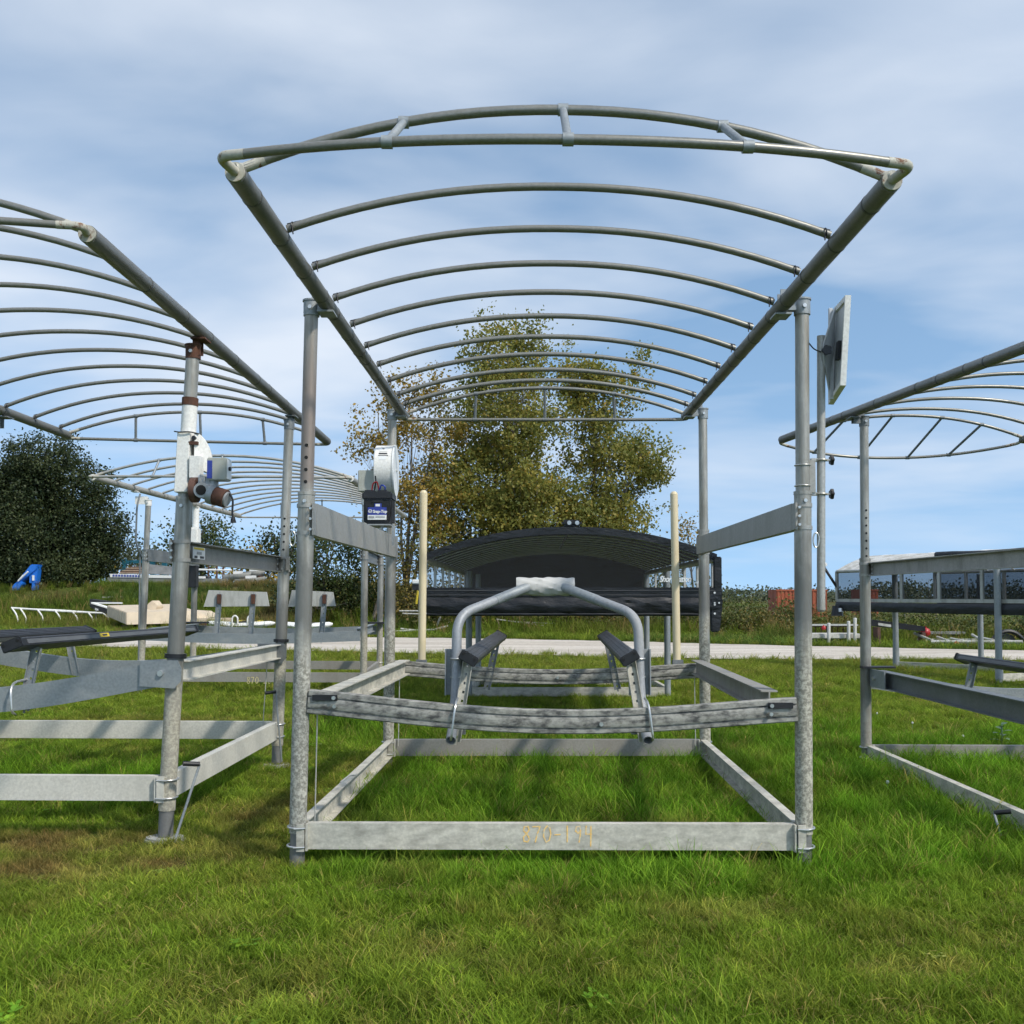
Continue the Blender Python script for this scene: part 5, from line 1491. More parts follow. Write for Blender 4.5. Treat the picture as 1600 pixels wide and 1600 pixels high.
def lift_tinted():
    a, b = V((7.25, 22.0, 0)), V((10.3, 14.8, 0))
    root = thing('boat_lift', ((a + b) / 2).to_tuple(), 'boat lift with low canopy of tinted window panels and black skirt, by the road', 'boat lift')
    ax = (b - a).normalized(); sx = V((-ax.y, ax.x, 0))      # sx points away to the right
    if sx.x < 0: sx = -sx
    L = (b - a).length
    zt, zw, zb = 2.17, 1.53, 1.30
    wid = 2.9
    for px, Y in ((1398, 21.4), (1558, 18.0)):
        q = V(((px - 800) / F_PX * Y, Y, 0))
        MB().tube([q, q + V((0, 0, 2.12))], 0.06, 16).build('post', M['galv'], root)
        MB().tube([q + V((0, 0, .12)), q + V((0, 0, .5))], 0.068, 16).build('post_sleeve', M['galv'], root)
        q2 = q + sx * 2.5
        MB().tube([q2, q2 + V((0, 0, 2.12))], 0.06, 16).build('post', M['galv'], root)
    q0, q1 = V(((1398 - 800) / F_PX * 21.4, 21.4, .14)), V(((1558 - 800) / F_PX * 18.0, 18.0, .14))
    MB().extr([(-.03, -.07), (.03, -.07), (.03, .07), (-.03, .07)], [q0, q1 + sx * 2.5]).build('base_beam', M['base'], root)
    MB().extr([(-.03, -.07), (.03, -.07), (.03, .07), (-.03, .07)], [q1 + sx * .07, q1 + sx * 2.43]).build('base_beam', M['base'], root)
    bars = [0.0, 0.115, 0.245, 0.37, 0.50, 0.64, 0.70, 0.82, 1.0]
    for s, k in ((0, 0.0), (1, wid)):
        e = lambda t, z: a + ax * (t * L) + sx * k + V((0, 0, z))
        MB().tube([e(0, zt), e(1, zt)], 0.035, 12).build('canopy_rail', M['alum'], root)
        MB().extr([(-.02, -.035), (.02, -.035), (.02, .035), (-.02, .035)], [e(0, zw), e(1, zw)]).build('window_rail', M['alum'], root)
        for i, t in enumerate(bars):
            MB().box(e(t, (zt + zw) / 2), (0.05, 0.06, zt - zw), (sx, ax, V((0, 0, 1)))).build('window_bar', M['alum'], root)
        for t0, t1 in zip(bars[:-1], bars[1:]):
            if t0 in (0.64,): continue
            MB().add([e(t0, zw), e(t1, zw), e(t1, zt), e(t0, zt)], [(0, 1, 2, 3)]).build('window_panel', M['tint'], root)
        mb = MB(); vs = []
        for i in range(41):
            t = i / 40
            for j, (z, o) in enumerate(((zw - .03, 0.03), (zw - .06, .05), (zw - .12, .055), (zb, .035))):
                vs.append(e(t, z - 0.02 * math.sin(t * 3)) - sx * ((o + 0.01 * noise.noise(V((t * 14, j, 0)))) * (1 if s == 0 else -1)))
        mb.add(vs, [(i * 4 + j, i * 4 + j + 1, (i + 1) * 4 + j + 1, (i + 1) * 4 + j) for i in range(40) for j in range(3)], True)
        mb.build('skirt', M['vinyl'], root)
    # roof bows and a cover rolled back along the rail
    for k in range(12):
        t = 0.02 + 0.96 * k / 11
        A, B = a + ax * (t * L) + V((0, 0, zt)), a + ax * (t * L) + sx * wid + V((0, 0, zt))
        MB().tube(arc(A, B, 0.38, 16), 0.018, 8).build('bow', M['bow_pale'], root)
    roll = [a + ax * (t * L) + sx * .35 + V((0, 0, zt + .27 + .012 * math.sin(t * 23))) for t in np.linspace(.32, 1.0, 14)]
    MB().tube(roll, 0.065, 12).build('rolled_cover', M['vinyl'], root)
    mb = MB(); n = 12; vs = []
    for i in range(n + 1):
        for t in (0.0, 1.0):
            u = i / n
            vs.append(a + ax * (t * L) + sx * (u * wid) + V((0, 0, zt + .03 + 0.38 * (1 - (2 * u - 1) ** 2))))
    mb.add(vs, [(2 * i, 2 * i + 1, 2 * i + 3, 2 * i + 2) for i in range(n) if i < 4], True)
    mb.build('canopy_roof', M['white_dirty'], root)
    # rear end lamp arm
    q = a + V((0, 0, zt - .1))
    arm = MB().tube([q + V((0, 0, -.25)), q + V((-.28, .05, .22))], .03, 8).build('lamp_arm', M['black'], root)
    MB().box(q + V((-.29, .03, .26)), (.16, .10, .09)).build('arm_lamp', M['white_label'], arm, bev=.02)
    q = P(1308, 955, 21.9)
    lm = MB().tube([q + V((0, 0, .12)), q + V((0, 0, -.10))], [0.10, 0.13], 10).build('corner_lamp', M['black'], root)
    MB().tube([q + V((.04, -.1, .06)), q + V((.04, -.12, -.02))], .05, 10).build('lamp_lens', M['bolt'], lm)
lift_tinted()

# ---------------------------------------------------------------- foliage
def leaf_mat(name, stops, trans=0.30, rough=0.55):
    m, n, l, b = new_mat(name)
    g = n.new('ShaderNodeNewGeometry')
    c = ramp(n, l, g.outputs['Random Per Island'], stops)
    t2 = tex(n, l, 'ShaderNodeTexNoise', 0.45, detail=3)
    c = mixc(n, l, 1.0, c, ramp(n, l, t2, [(0.35, (0.72, 0.78, 0.8)), (0.65, (1.25, 1.12, 0.95))]), 'MULTIPLY')
    l.new(c, b.inputs['Base Color']); b.inputs['Roughness'].default_value = rough
    b.inputs['Specular IOR Level'].default_value = 0.3
    t = n.new('ShaderNodeBsdfTranslucent'); l.new(c, t.inputs[0])
    mx = n.new('ShaderNodeMixShader'); mx.inputs[0].default_value = trans
    l.new(b.outputs[0], mx.inputs[1]); l.new(t.outputs[0], mx.inputs[2])
    l.new(mx.outputs[0], n['Material Output'].inputs['Surface'])
    return m
LM = {
    'cotton': leaf_mat('cottonwood_leaf', [(0, (0.150, 0.175, 0.042)), (0.5, (0.25, 0.262, 0.062)), (0.85, (0.33, 0.305, 0.078)), (0.96, (0.38, 0.30, 0.07)), (1, (0.44, 0.31, 0.075))], 0.45),
    'cotton_y': leaf_mat('yellowing_leaf', [(0, (0.15, 0.14, 0.035)), (0.4, (0.27, 0.215, 0.05)), (0.75, (0.38, 0.27, 0.06)), (1, (0.48, 0.30, 0.07))], 0.38),
    'dark': leaf_mat('dark_leaf', [(0, (0.022, 0.036, 0.015)), (0.5, (0.038, 0.058, 0.022)), (0.9, (0.060, 0.080, 0.030)), (1, (0.085, 0.10, 0.042))], 0.2),
    'mid': leaf_mat('mid_leaf', [(0, (0.030, 0.052, 0.016)), (0.5, (0.055, 0.085, 0.024)), (0.9, (0.10, 0.12, 0.04)), (1, (0.2, 0.18, 0.06))], 0.25),
    'scrub': leaf_mat('scrub_leaf', [(0, (0.060, 0.088, 0.022)), (0.45, (0.110, 0.142, 0.036)), (0.8, (0.17, 0.18, 0.046)), (1, (0.22, 0.18, 0.06))], 0.25),
    'rusty': leaf_mat('autumn_scrub_leaf', [(0, (0.070, 0.080, 0.022)), (0.5, (0.14, 0.132, 0.034)), (0.85, (0.22, 0.175, 0.045)), (1, (0.27, 0.18, 0.06))], 0.25),
    'gold': leaf_mat('gold_leaf', [(0, (0.14, 0.13, 0.02)), (0.5, (0.33, 0.24, 0.03)), (1, (0.50, 0.34, 0.05))], 0.3),
    'far': leaf_mat('far_leaf', [(0, (0.07, 0.095, 0.060)), (0.6, (0.10, 0.125, 0.075)), (1, (0.14, 0.15, 0.085))], 0.2),
}
M['bark'] = simple('grey_bark', (0.17, 0.155, 0.13), 0.9, 0, 0.35, 9, 0.5)
M['bark_dark'] = simple('dark_bark', (0.06, 0.05, 0.04), 0.9, 0, 0.3, 9, 0.4)
M['twig'] = simple('dry_twig', (0.20, 0.16, 0.12), 0.9, 0, 0.3, 9)

def leaves(name, centers, size, mat, parent, droop=0.0, aspect=0.7):
    """one diamond face per leaf, bent orientation at random"""
    c = np.asarray(centers, np.float64); n = len(c)
    d = rng.normal(size=(n, 3)); d[:, 2] -= droop; d /= np.linalg.norm(d, axis=1)[:, None]
    e = rng.normal(size=(n, 3)); e -= d * (e * d).sum(1)[:, None]; e /= np.linalg.norm(e, axis=1)[:, None]
    s = size * rng.uniform(0.6, 1.3, n)[:, None]
    v = np.empty((n, 4, 3))
    v[:, 0] = c - d * s * .5; v[:, 1] = c + e * s * .5 * aspect; v[:, 2] = c + d * s * .5; v[:, 3] = c - e * s * .5 * aspect
    org = np.array(ORG.get(parent, V((0, 0, 0))))
    me = bpy.data.meshes.new(name)
    me.vertices.add(4 * n); me.vertices.foreach_set('co', (v - org).astype(np.float32).ravel())
    me.loops.add(4 * n); me.loops.foreach_set('vertex_index', np.arange(4 * n, dtype=np.int32))
    me.polygons.add(n); me.polygons.foreach_set('loop_start', np.arange(0, 4 * n, 4, dtype=np.int32))
    me.update(calc_edges=True)
    me.materials.append(mat)
    o = bpy.data.objects.new(name, me); COL.objects.link(o)
    if parent is not None: o.parent = parent
    return o

def clump_points(blobs, per_area, leaf_per, spread, gap=None):
    """clump centres through ellipsoids (more towards the outside) and leaves round each centre"""
    cl, pts = [], []
    for (c, r) in blobs:
        c, r = np.array(c), np.array(r)
        m = int(per_area * (r[0] * r[1] + r[1] * r[2] + r[0] * r[2]))
        u = rng.normal(size=(m, 3)); u /= np.linalg.norm(u, axis=1)[:, None]
        q = c + u * (rng.uniform(0.12, 1.0, m) ** 0.45)[:, None] * r * (1 + 0.16 * rng.normal(size=(m, 1)))
        cl.append(q)
    cl = np.concatenate(cl)
    if gap is not None:
        keep = np.array([noise.noise(V(q) * gap[0]) > gap[1] for q in cl])
        cl = cl[keep]
    for q in cl:
        k = max(3, int(leaf_per * rng.uniform(0.4, 1.6)))
        sp = spread * rng.uniform(0.6, 1.4)
        pts.append(q + rng.normal(size=(k, 3)) * np.array((sp, sp, sp * .8)))
    return cl, np.concatenate(pts)

def tree(name, base, label, blobs, lm, size, per, lper, spread, trunk_r, bark, stems=1, limbs=46, group=None, gap=None, cat='tree'):
    base = V(base); base.z = gz(base.x, base.y) - 0.1
    root = thing(name, base, label, cat, group)
    cl, pts = clump_points(blobs, per, lper, spread, gap)
    pts = pts[pts[:, 2] > base.z + 0.15]
    leaves('crown', pts, size, lm, root)
    top = max(b[0][2] + b[1][2] * .6 for b in blobs)
    mb = MB()
    axes = []
    for k in range(stems):
        tgt = V(blobs[k % len(blobs)][0]); tp = V((tgt.x, tgt.y, min(top, tgt.z + blobs[k % len(blobs)][1][2] * .75)))
        b0 = base + V((random.uniform(-.4, .4), random.uniform(-.3, .3), 0)) * (stems > 1)
        path = []
        for i in range(9):
            t = i / 8
            q = b0.lerp(tp, t); q.x = b0.x + (tp.x - b0.x) * t ** 1.4
            q += V((noise.noise(V((t * 3, k, 1.))), noise.noise(V((t * 3, k, 5.))), 0)) * 0.35 * t
            path.append(q)
        mb.tube(path, [trunk_r * (1 - .88 * i / 8) for i in range(9)], 8)
        axes.append(path)
    idx = rng.choice(len(cl), size=min(limbs, len(cl)), replace=False)
    for i in idx:
        q = V(cl[i]); ap = min(axes, key=lambda p: min((s - q).length for s in p))
        h = (q.z - ap[0].z) * random.uniform(0.60, 0.88)
        j = min(range(len(ap)), key=lambda k: abs(ap[k].z - ap[0].z - h))
        s = ap[j]; mid = s.lerp(q, .5) + V((0, 0, -.08 * (q - s).length))
        rr = trunk_r * (1 - .88 * j / 8) * .38
        mb.tube([s, mid, q], [rr, rr * .55, rr * .16], 5, False)
    mb.build('trunk', bark, root)
    return root

# the tall cottonwoods behind the road
def PX(px, py, Y): return tuple(P(px, py, Y))
def blob(px, py, Y, rx, rz, ry=None):
    """ellipsoid given by its pixel centre and pixel half sizes, at depth Y"""
    k = Y / F_PX
    return (PX(px, py, Y), (rx * k, (ry if ry else rx) * k, rz * k))
GT = 'cottonwoods behind the gravel road'
tree('cottonwood_tree', (0.2, 47.5, 0), 'tallest cottonwood with olive green leaves, behind the black canopy lift',
     [blob(795, 560, 47.5, 72, 68), blob(790, 660, 47.5, 105, 85), blob(765, 760, 47.5, 115, 75), blob(840, 800, 47, 90, 70), blob(735, 850, 47, 90, 60)],
     LM['cotton'], 0.17, 24.0, 32, 0.27, 0.20, M['bark'], 4, 110, GT, (0.85, -0.12))
tree('cottonwood_tree', (3.9, 49, 0), 'cottonwood with loose twiggy crown leaning right, next to the tallest cottonwood',
     [blob(930, 625, 49, 62, 60), blob(960, 720, 49, 80, 75), blob(1010, 725, 49, 42, 48), blob(930, 815, 49, 95, 60), blob(1003, 580, 49, 20, 38), blob(905, 590, 49, 40, 45)],
     LM['cotton'], 0.17, 22.0, 30, 0.26, 0.17, M['bark'], 4, 100, GT, (0.85, -0.10))
tree('cottonwood_tree', (-5.2, 46, 0), 'yellowing cottonwood with sparse golden leaves beside the white winch',
     [blob(590, 680, 46, 45, 70), blob(650, 640, 46, 48, 55), blob(690, 690, 46, 45, 70), blob(620, 780, 46, 70, 55), blob(680, 800, 46, 55, 60), blob(668, 610, 46, 30, 35)],
     LM['cotton_y'], 0.16, 17.0, 26, 0.25, 0.12, M['bark'], 5, 90, GT, (0.85, -0.10))
tree('young_cottonwood', (9.6, 53, 0), 'small yellow young cottonwood by the cream guide pole', [blob(1075, 835, 53, 24, 38), blob(1060, 870, 53, 30, 30)], LM['cotton_y'], 0.15, 9, 15, 0.25, 0.09, M['bark'], 2, 24)
tree('elm_tree', (-28.2, 60, 0), 'dense dark green tree on the bank above the blue crane arm',
     [blob(72, 725, 60, 62, 42), blob(30, 775, 60, 70, 50), blob(125, 775, 60, 52, 55), blob(170, 835, 60, 34, 42), blob(60, 840, 60, 90, 58), blob(-40, 800, 60, 80, 85), blob(140, 870, 60, 48, 38), blob(25, 890, 59, 60, 26), blob(95, 893, 59, 70, 22)],
     LM['dark'], 0.16, 25.0, 34, 0.33, 0.34, M['bark_dark'], 4, 60, None, (0.6, -0.48))
tree('round_tree', (-23.6, 74, 0), 'distant green tree framed under the far canopy and side beam', [blob(318, 845, 74, 56, 40), blob(300, 880, 74, 50, 35)], LM['mid'], 0.24, 8, 18, 0.5, 0.2, M['bark_dark'], 2, 20)
tree('round_tree', (-15.4, 66, 0), 'distant dark tree between the two left lift posts', [blob(430, 868, 66, 42, 40), blob(468, 862, 66, 40, 42), blob(400, 885, 66, 25, 22)], LM['dark'], 0.22, 9, 20, 0.42, 0.2, M['bark_dark'], 2, 20)
tree('gold_bush', (-17.6, 62, 0), 'golden yellow bush beyond the scrap boats', [blob(395, 868, 62, 22, 18), blob(370, 890, 62, 25, 16), blob(432, 900, 62, 20, 14)], LM['gold'], 0.18, 9, 15, 0.3, 0.07, M['bark_dark'], 2, 12, cat='bush')
tree('gold_bush', (-25.5, 64, 0), 'small golden bush left of the teal frame', [blob(174, 884, 64, 10, 16)], LM['gold'], 0.18, 12, 15, 0.25, 0.05, M['bark_dark'], 1, 6, cat='bush')
tree('round_tree', (-27.5, 82, 0), 'distant grey green tree above the teal steel frame', [blob(205, 868, 82, 40, 24), blob(240, 880, 82, 40, 20)], LM['far'], 0.24, 8, 16, 0.45, 0.16, M['bark_dark'], 2, 14)
# scrub
SC = 'scrub bushes along the road'
tree('scrub_bush', (-9.4, 47, 0), 'dark tangled bush behind the thick side beam', [blob(520, 880, 47, 70, 60), blob(560, 930, 47, 60, 40), blob(480, 930, 47, 50, 40)], LM['mid'], 0.14, 15, 28, 0.32, 0.10, M['twig'], 5, 90, SC, cat='bush')
tree('scrub_bush', (-6.2, 45, 0), 'olive bush between the rear winch post and cream guide pole', [blob(625, 900, 45, 45, 80), blob(650, 950, 45, 50, 40)], LM['rusty'], 0.13, 15, 26, 0.3, 0.07, M['twig'], 4, 60, SC, cat='bush')
tree('scrub_bush', (-1.8, 43, 0), 'brown bush seen under the left half of the black canopy', [blob(740, 930, 43, 80, 45), blob(690, 960, 43, 60, 28)], LM['rusty'], 0.13, 14, 24, 0.3, 0.05, M['twig'], 4, 50, SC, cat='bush')
tree('scrub_bush', (3.6, 42.5, 0), 'brown bush seen under the middle of the black canopy', [blob(870, 930, 42.5, 80, 46), blob(930, 955, 42.5, 60, 30)], LM['rusty'], 0.13, 14, 24, 0.3, 0.05, M['twig'], 4, 50, SC, cat='bush')
tree('scrub_bush', (7.6, 42, 0), 'olive bush seen under the right end of the black canopy', [blob(1040, 940, 42, 70, 46), blob(1080, 965, 42, 50, 26)], LM['scrub'], 0.13, 14, 24, 0.3, 0.05, M['twig'], 4, 50, SC, cat='bush')
rb = [(1150, 955, 40, 48, 34, 'scrub', 'leafy green bush just right of the black canopy bag'), (1195, 968, 38.5, 42, 26, 'rusty', 'yellow brown bush before the orange container'),
      (1245, 960, 40, 45, 32, 'scrub', 'green bush behind the tall front right post'), (1300, 957, 39, 42, 30, 'rusty', 'bush with brown leaves below the solar panel mast'),
      (1360, 955, 37.5, 42, 27, 'scrub', 'green bush behind the post with the dimple holes'), (1420, 958, 36.5, 45, 26, 'scrub', 'green bush behind the black loading ramp'),
      (1485, 960, 36, 48, 26, 'scrub', 'green bush above the red float'), (1550, 962, 35, 50, 28, 'scrub', 'green bush behind the far right galvanised post'), (1615, 962, 34.5, 45, 30, 'mid', 'dark bush at the right edge under the tinted canopy')]
for (px, py, Y, rx, rz, lm, lab) in rb:
    py += 12 if px < 1280 else 23
    q = P(px, 990, Y)
    tree('scrub_bush', (q.x, Y, 0), lab, [blob(px, py, Y, rx, rz), blob(px - rx * .5, py + 14, Y - .8, rx * .6, rz * .7), blob(px + rx * .5, py + 12, Y - .5, rx * .6, rz * .7)], LM[lm], 0.095, 26, 34, 0.19, 0.035, M['twig'], 5, 40, SC, cat='bush')
# twiggy saplings seen through the tinted panels
for px, lab in ((1412, 'thin sapling seen through the tinted window, left of two'), (1452, 'thin sapling seen through the tinted window, right of two')):
    q = P(px, 930, 44)
    tree('sapling', (q.x, 44, 0), lab, [blob(px, 915, 44, 14, 18), blob(px + 5, 940, 44, 12, 20)], LM['mid'], 0.12, 10, 14, 0.2, 0.05, M['bark'], 2, 18)
# far treeline
def treeline():
    pts = []
    for i in range(900):
        px = random.uniform(-250, 1900); Y = random.uniform(230, 300)
        top = 916 + 9 * noise.noise(V((px * .01, 0, 0))) + 8 * noise.noise(V((px * .05, 3, 0)))
        if px < 1350: top = 927 + 3 * noise.noise(V((px * .03, 7, 0)))
        c = np.array(P(px, random.uniform(top, 936), Y)); 
        if c[2] < 0.5: continue
        pts.append(c + rng.normal(size=(46, 3)) * np.array((2.8, 2, 0.9)))
    o = leaves('far_treeline', np.concatenate(pts), 0.75, LM['far'], None)
    tag(o, 'far off line of trees along the horizon', 'trees', kind='stuff')
treeline()

# ---------------------------------------------------------------- yard clutter
def crane():
    b = P(38, 915, 56); z0 = gz(b.x, b.y)
    root = thing('crane_arm', (b.x, b.y, z0), 'bright blue folded loader crane arm at the left below the dark tree', 'crane')
    q = lambda px, py, o=0: P(px, py, 56 + o)
    th = (0, .5, 0)
    MB().prism([q(46, 884), q(60, 882), q(56, 912), q(45, 911)], th).build('mast', M['blue'], root, bev=.03)
    MB().prism([q(50, 911), q(54, 911), q(54, 930), q(49, 930)], th).build('pedestal', M['blue'], root)
    MB().prism([q(48, 882, -.1), q(59, 882, -.1), q(56, 890, -.1), q(30, 912, -.1), q(27, 908, -.1)], th).build('boom', M['blue'], root, bev=.03)
    MB().prism([q(22, 912, -.2), q(32, 906, -.2), q(35, 912, -.2), q(28, 922, -.2), q(20, 924, -.2), q(18, 918, -.2)], th).build('jib', M['blue'], root, bev=.03)
    MB().tube([q(29, 907, -.3), q(44, 893, -.3)], .05, 8).build('ram', M['white_label'], root)
    MB().prism([q(27, 908, -.16), q(35, 898, -.16), q(37, 899, -.16), q(29, 909, -.16)], (0, .03, 0)).build('white_marking', M['white_label'], root)
    MB().box(q(52, 903, -.05), (.12, .03, .3)).build('white_marking', M['white_label'], root)
crane()
def green_machine():
    b = P(22, 905, 66); z0 = gz(b.x, b.y)
    root = thing('green_machine', (b.x, b.y, z0), 'green tractor half hidden behind the dark tree foliage', 'tractor')
    c = P(22, 888, 66)
    MB().box(c, (.9, 1.2, .32)).box(c + V((-.2, 0, .3)), (.35, .8, .3)).build('hood', M['green_p'], root, bev=.05)
    MB().tube([c + V((-.9, -.5, -.4)), c + V((-.9, -.2, -.4))], .45, 16).build('wheel', M['black'], root)
    MB().tube([c + V((.4, -.6, -.5)), c + V((.4, -.3, -.5))], .32, 16).build('wheel', M['black'], root)
    MB().box(V((c.x, c.y, (z0 + c.z) / 2)), (.5, .5, c.z - z0)).build('chassis', M['green_p'], root)
green_machine()
def grey_tank():
    b = P(10, 908, 64); z0 = gz(b.x, b.y)
    root = thing('propane_tank', (b.x, b.y, z0), 'pale grey horizontal tank behind the blue crane arm', 'tank')
    c = P(8, 900, 64)
    MB().tube([c + V((-1.6, 0, 0)), c + V((-1.45, 0, 0)), c + V((.75, 0, 0)), c + V((.9, 0, 0))], [.15, .32, .32, .15], 18).build('shell', M['wood_grey'], root)
    for dx in (-.9, .5): MB().box(V((c.x + dx, c.y, (z0 + c.z - .25) / 2)), (.12, .5, max(.1, c.z - .25 - z0))).build('leg', M['grey_steel'], root)
grey_tank()

def railing():
    Y = 48.0
    q = lambda px, py, o=0: P(px, py, Y + o)
    b = q(90, 975); root = thing('pipe_rack', (b.x, b.y, gz(b.x, b.y)), 'white metal pipe frame lying on its side in the weeds', 'pipe rack')
    MB().tube([q(20, 950), q(95, 955), q(160, 958)], .045, 8).build('top_pipe', M['white'], root)
    MB().tube([q(20, 950.5, .02), q(90, 953.0, .9), q(150, 957, .9)], .03, 8).build('back_pipe', M['white'], root)
    for px, py, dx, dy in ((18, 949, 10, 14), (31, 950, 10, 14), (58, 952, 9, 11), (85, 953, 10, 12), (113, 955, 9, 12), (138, 957, 8, 11), (160, 957, 11, 10)):
        e = q(px + dx, py + dy + 9, -.2); e.z = min(e.z, gz(e.x, e.y))
        MB().tube(bez([q(px, py), q(px + dx, py + dy, -.2), e], 4), .036, 8).build('leg', M['white'], root)
railing()

def raft():
    b = P(250, 985, 44.3)
    root = thing('beige_raft', (b.x, b.y, gz(b.x, b.y)), 'big beige floating dock section lying on the grass strip beyond the road', 'raft')
    q = lambda px, py, Y: P(px, py, Y)
    # hull block: end face towards the left, long side towards the camera
    A, B, C = q(198, 976, 42.8), q(168, 963, 45.6), q(340, 972, 45.0)
    At, Bt, Ct = q(198, 957, 42.8), q(168, 946, 45.6), q(305, 954, 44.7)
    Dt = Bt + (Ct - At); D = B + (C - A)
    hull = MB().add([A, B, D, C, At, Bt, Dt, Ct], [(0, 1, 2, 3), (4, 7, 6, 5), (0, 4, 5, 1), (0, 3, 7, 4), (3, 2, 6, 7), (1, 5, 6, 2)]).build('hull', M['beige'], root)
    # moulded grooves as proud staves on the end face
    for k in range(9):
        t = (k + .5) / 9
        p0, p1 = A.lerp(B, t), At.lerp(Bt, t); n = (B - A).cross(V((0, 0, 1))).normalized()
        if n.y > 0: n = -n
        MB().box((p0 + p1) / 2 + n * .012, ((A - B).length / 9 * .8, .03, (p1 - p0).length * .92), ((B - A).normalized(), n, V((0, 0, 1)))).build('stave', M['beige'], hull)
    MB().prism([q(229, 953, 44.5), q(231, 943, 44.5), q(238, 938, 44.5), q(245, 947, 44.5), q(241, 957, 44.5)], (0.1, .6, 0)).build('ramp_block', M['beige'], root, bev=.02)
    MB().prism([q(245, 952, 45.2), q(304, 955, 45.0), q(320, 965, 44.8), q(245, 965, 45.1)], (.3, 1.5, 0)).build('deck_step', M['beige'], root)
    MB().prism([q(300, 966, 44.2), q(345, 966, 44.2), q(345, 974, 44.2), q(300, 975, 44.2)], (.2, 1.0, 0)).build('tail_section', M['beige'], root)
    for px, py in ((205, 978), (235, 979), (275, 978), (320, 976)):
        t = q(px, py, 44.1); MB().box(V((t.x, t.y, (t.z + gz(t.x, t.y)) / 2)), (.5, .9, max(.1, t.z - gz(t.x, t.y) + .1))).build('skid', M['brown_steel'], root)
raft()
def trailer_tongue():
    b = P(150, 958, 47.5)
    root = thing('boat_trailer', (b.x, b.y, gz(b.x, b.y)), 'black and white boat trailer frame numbered 506 behind the beige raft', 'trailer')
    q = lambda px, py, Y=47.2: P(px, py, Y)
    fr = MB().prism([q(140, 944), q(167, 952), q(167, 960), q(141, 949)], (.1, .12, 0)).build('frame_rail', M['black'], root)
    MB().prism([q(142, 941), q(168, 949), q(168, 951), q(142, 943)], (.1, .16, 0)).build('white_edge', M['white'], root)
    MB().prism([q(142, 941, 48.2), q(190, 941, 48.2), q(190, 943.5, 48.2), q(142, 943, 48.2)], (0, .12, 0)).build('frame_rail', M['white'], root)
    MB().prism([q(140, 936, 48.4), q(166, 940, 48.4), q(166, 943, 48.4), q(140, 944, 48.4)], (.1, .5, 0)).build('winch_stand', M['black'], root)
    lettering('lettering', '506', q(148, 952.5, 47.16), .13, q(167, 956) - q(148, 950), (0, 0, 1), M['white_label'], fr, 0.1, .003)
    for px in (150, 186):
        t = q(px, 952, 48.1); MB().tube([t, V((t.x, t.y, gz(t.x, t.y)))], .04, 8).build('jack', M['galv_dark'], root)
trailer_tongue()
def kayak(px0, px1, py, Y, mat, name, lab, cat='kayak'):
    A, B = P(px0, py, Y), P(px1, py + 1, Y - .4)
    z = gz(A.x, A.y) + .16; A.z = z + .1; B.z = z + .1
    root = thing(name, ((A + B) / 2 + V((0, 0, -.26))).to_tuple(), lab, cat)
    n = 14; L = B - A; sx = V((L.y, -L.x, 0)).normalized()
    mb = MB(); vs, fs = [], []; K = 10
    for i in range(n + 1):
        t = i / n; w = .34 * math.sin(math.pi * min(1, max(0, t))) ** .55 + .01; c = A.lerp(B, t) + V((0, 0, .12 * (2 * t - 1) ** 2))
        for k in range(K):
            a = 2 * math.pi * k / K
            vs.append(c + sx * (w * math.cos(a)) + V((0, 0, .17 * math.sin(a) * (w / .35) ** .4)))
    for i in range(n):
        for k in range(K): fs.append((i * K + k, i * K + (k + 1) % K, (i + 1) * K + (k + 1) % K, (i + 1) * K + k))
    mb.add(vs, fs, True); mb.build('hull', mat, root)
    c = A.lerp(B, .5) + V((0, 0, .16))
    ring = [c + L.normalized() * (.42 * math.cos(t)) + sx * (.22 * math.sin(t)) for t in np.linspace(0, 2 * math.pi, 17)]
    MB().tube(ring, .03, 6, False).build('cockpit_rim', M['black'], root)
    return root
kayak(323, 430, 972, 43.5, M['white'], 'pontoon_float', 'long white float with rounded ends behind the plank bunks', 'float')
kayak(372, 412, 967, 44.6, M['yellow'], 'yellow_kayak', 'yellow kayak lying behind the white float')
kayak(440, 520, 972, 42.5, M['white'], 'white_canoe', 'slim white canoe in the grass behind the left post', 'canoe')
def hoop(px, lab):
    q = P(px, 975, 43.0); q.z = gz(q.x, q.y)
    o = MB().tube(bez([q + V((-.12, 0, 0)), q + V((-.12, 0, .62)), q + V((.0, 0, .72)), q + V((.12, 0, .62)), q + V((.12, 0, 0))], 5), .035, 8).build('handrail', M['white'], None, loc=q)
    tag(o, lab, 'handrail', 'dock handrails')
hoop(367, 'white hoop handrail beside the yellow kayak, left of two'); hoop(391, 'white hoop handrail beside the yellow kayak, right of two')

